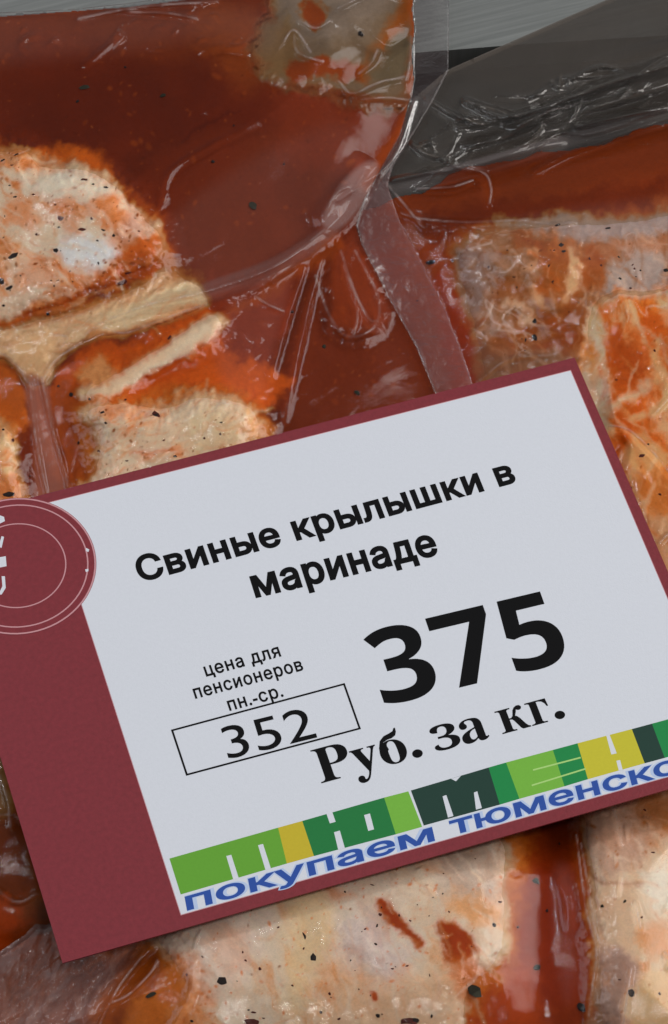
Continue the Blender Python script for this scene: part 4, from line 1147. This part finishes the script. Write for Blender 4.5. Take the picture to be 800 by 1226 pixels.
def lettering(txt, left, right, top, m_, bold=0.0, ref=None, slant=0.0, lift=.034, label=None, loops=None, space=1.0, name='lettering'):
    """set a line of print so its ink runs from left to right (baseline ends) with capital height reaching top (a point above left)"""
    lps = loops if loops is not None else bolder(outlines(txt, space), bold)
    al = np.vstack(lps)
    xmin, xmax = al[:, 0].min(), al[:, 0].max()
    h = ref if ref else al[:, 1].max()
    a, b_, t = K(*left), K(*right), K(*top)
    ex = (b_ - a); w = np.linalg.norm(ex); ex = ex / w
    ey = np.array([-ex[1], ex[0]])
    ht = (t - a) @ ey
    out_ = []
    for l_ in lps:
        u_ = (l_[:, 0] - xmin) / (xmax - xmin) * w; v_ = l_[:, 1] / h * ht
        u_ = u_ + slant * v_
        out_.append(a + u_[:, None] * ex + v_[:, None] * ey)
    return sheet_on_tag(name, out_, m_, lift, label=label)


XH = .53
lettering('Свиные крылышки в', (168, 696.5), (619, 576.5), (162, 667), M_INK, .034, .75, space=1.05, label='black bold product name, first line')
lettering('маринаде', (306, 715), (526, 663), (300.5, 690.5), M_INK, .034, XH + .03, space=1.05, label='black bold product name, second line')
lettering('𝟯𝟳𝟱', (461, 845), (684, 791), (441, 757), M_INK, .0, .714, name='price', label='large black bold price 375')
lettering('352', (274, 909), (380, 883), (264, 870), M_INK, 0, .714, name='price', label='thin black price 352 inside the box')
lettering('цена для', (247, 810), (337, 785.5), (244.3, 799), M_INK, .022, XH, space=1.1)
lettering('пенсионеров', (234, 836.5), (364, 802), (231.3, 825.5), M_INK, .022, XH, space=1.1)
lettering('пн.-ср.', (275, 851), (340, 833.5), (272.3, 840), M_INK, .022, XH, space=1.1)


def word(parts):
    """compose a line of bold serif print from single letters: (character, scale x, scale y, shift y, gap)"""
    x = 0; out_ = []
    for ch, sx, sy, dy, gap in parts:
        if isinstance(ch, str): lp = [l_.copy() for l_ in outlines(ch)]
        else: lp = [np.array(l_, float) for l_ in ch]
        al = np.vstack(lp); x0 = al[:, 0].min()
        for l_ in lp:
            l_[:, 0] = (l_[:, 0] - x0) * sx + x; l_[:, 1] = l_[:, 1] * sy + dy
            out_.append(l_)
        x += (al[:, 0].max() - x0) * sx + gap
    return out_


BE = [np.array(q) * (1.02, 1) for q in outlines('𝐨')]
BE.append(np.array([(.03, .20), (.045, .36), (.10, .50), (.19, .575), (.29, .60), (.36, .625), (.395, .68), (.42, .68), (.415, .60), (.38, .53), (.31, .495), (.22, .485), (.15, .455), (.115, .40), (.13, .36), (.18, .40), (.20, .30), (.10, .15)]))
GHE = [[(0, 0), (0, .025), (.05, .03), (.07, .05), (.07, .42), (.05, .44), (0, .445), (0, .47), (.37, .47), (.38, .31), (.355, .31), (.33, .38), (.29, .425), (.24, .44), (.20, .44), (.20, .05), (.22, .03), (.28, .025), (.28, 0)][::-1]]
KA = [[(0, 0), (0, .025), (.05, .03), (.07, .05), (.07, .42), (.05, .44), (0, .445), (0, .47), (.265, .47), (.265, .445), (.215, .44), (.20, .42), (.20, .265), (.235, .265), (.27, .30), (.30, .40), (.34, .455), (.39, .48), (.44, .475),
       (.465, .44), (.455, .40), (.42, .38), (.385, .385), (.365, .405), (.345, .35), (.315, .29), (.345, .27), (.38, .22), (.44, .09), (.475, .04), (.51, .025), (.51, 0), (.37, 0), (.34, .03), (.275, .18), (.25, .225), (.225, .235), (.20, .235),
       (.20, .05), (.215, .03), (.265, .025), (.265, 0)][::-1]]
lettering('', (385, 938), (678, 858.5), (371, 898), M_INK, 0, .69, loops=word([('𝐏', 1, 1, 0, .02), ('𝐲', 1, 1, 0, .03), (BE, 1, 1, 0, .06), ('.', 1.5, 1.4, 0, .22), ('𝟑', .95, .70, 0, .03), ('𝐚', 1, 1, 0, .22), (KA, 1, 1, 0, .02), (GHE, 1, 1, 0, .04), ('.', 1.5, 1.4, 0, 0)]),
          label='black bold serif line under the price')
# the box round 352
bx = [K(204.7, 873.8), K(412.8, 817.8), K(432.3, 873), K(223, 929)]
bc = np.mean(bx, 0)
inn = []
for i in range(4):
    a, b_, c_ = bx[i - 1], bx[i], bx[(i + 1) % 4]
    d1 = (a - b_) / np.linalg.norm(a - b_); d2 = (c_ - b_) / np.linalg.norm(c_ - b_)
    inn.append(b_ + (d1 + d2) * .00030)
sheet_on_tag('price_box', [bx, inn[::-1]], M_INK, .034)


# coloured letter blocks along the foot of the tag
def block(pts, key, notches=(), name='letter_block'):
    lp = [K(*p_) for p_ in pts]
    o = sheet_on_tag(name, [lp], GREENS[key], .030)
    for nt in notches:
        cutout = sheet_on_tag('notch', [[K(*p_) for p_ in nt]], M_WHITE, .036, parent=o)
    return o


block([(203, 1028), (333, 991), (343.5, 1034), (216.5, 1071)], 'lime', [[(271, 1025), (277, 1023.5), (286, 1051.5), (279.5, 1053.3)], [(309, 1012), (315, 1010.5), (324.5, 1040), (318, 1041.8)]])
block([(333, 991), (362, 983), (376, 1025), (343.5, 1034)], 'gold')
block([(362, 983), (460, 955), (474, 999), (376, 1025)], 'forest', [[(391, 974.5), (398, 972.5), (402, 984), (395, 986)], [(400, 996.5), (407, 994.5), (413, 1015.5), (405, 1017.5)], [(436, 976), (443, 974), (448, 993), (441, 995)]])
block([(460, 955), (489, 947.5), (505.5, 990), (474, 999)], 'light')
block([(492, 946.5), (585, 919), (598.5, 963.5), (507.5, 988.5)], 'pine', [[(530, 953.5), (534.5, 952), (543, 977), (536.5, 979)], [(567.5, 949), (571.5, 947.5), (577, 967.5), (570, 969.5)], [(540, 932.5), (552, 929), (546, 935.5)]])
block([(585, 919), (606, 913), (622, 956.5), (598.5, 963.5)], 'teal')
bar = [[(638, 921.2), (695, 906.2), (695.5, 908), (638.5, 923)], [(636.5, 939.6), (701, 919.6), (701.5, 921.4), (637, 941.4)]]
o_ = block([(606, 913), (662, 898), (676, 941.5), (622, 956.5)], 'light')
o2 = block([(662, 898), (691.5, 890), (704, 933), (676, 941.5)], 'teal')
M_PALE = plain('pale_green_ink', (178, 222, 130), .5, .3)
for q in bar: sheet_on_tag('pale_bar', [[K(*p_) for p_ in q]], M_PALE, .038, parent=o_)
block([(691.5, 890), (756.5, 873), (772, 914), (704, 933)], 'yellow', [[(726, 881), (730, 880), (738.5, 902), (732, 903.5)], [(738, 911), (742.5, 910), (745.5, 921.5), (741, 922.8)]])
block([(756.5, 873), (780.6, 866.5), (796, 907.5), (772, 914)], 'pine')
block([(780.6, 866.5), (858, 845.5), (874, 886), (796, 907.5)], 'teal', [[(806, 880), (811, 878.5), (820, 900), (814, 901.5)]])
for wd, l_, r_, t_ in (('покупаем', (224, 1090), (521, 1006), (220, 1075)), ('тюменское', (541, 1000), (846, 915), (537, 984.5))):
    sheet_lp = outlines(wd)
    lettering('', l_, r_, t_, M_HALO, 0, XH, .12, .026, loops=bolder(sheet_lp, .06), name='lettering_halo')
    lettering('', l_, r_, t_, M_BLUE, 0, XH, .12, .040, loops=bolder(sheet_lp, .022), label='blue wide line along the foot of the tag')

# the round burgundy badge at the left, cut by the white panel
CB = K(21, 677); RB = np.linalg.norm(K(117, 674) - CB) * .985


def ring(r, n_=72, c=None): return [(c if c is not None else CB) + r * np.array([math.cos(t), math.sin(t)]) for t in np.arange(n_) * 2 * math.pi / n_]


badge = sheet_on_tag('round_badge', [ring(RB)], M_CARD, .030)
for r0, r1 in ((.995, .975), (.90, .882), (.62, .604)):
    sheet_on_tag('badge_ring', [ring(RB * r0), ring(RB * r1)[::-1]], M_RIM, .036, parent=badge)
for q in ([(-4, 668), (7, 666), (8, 678), (-2, 680)], [(-3, 616), (5, 619), (6, 624), (0, 627), (-6, 624)], [(-2, 655), (2, 642), (5, 643), (2, 656)], [(102, 682), (106, 681), (106, 684), (103, 685)], [(103, 656), (107, 658), (106, 661), (103, 660)]):
    sheet_on_tag('badge_mark', [[K(*p_) for p_ in q]], M_WHITE, .038, parent=badge)
cl = [(2, 690), (6, 690), (7, 704), (2, 712), (-6, 712), (-6, 708), (0, 708), (3, 702)]
sheet_on_tag('badge_mark', [[K(*p_) for p_ in cl]], M_WHITE, .038, parent=badge)
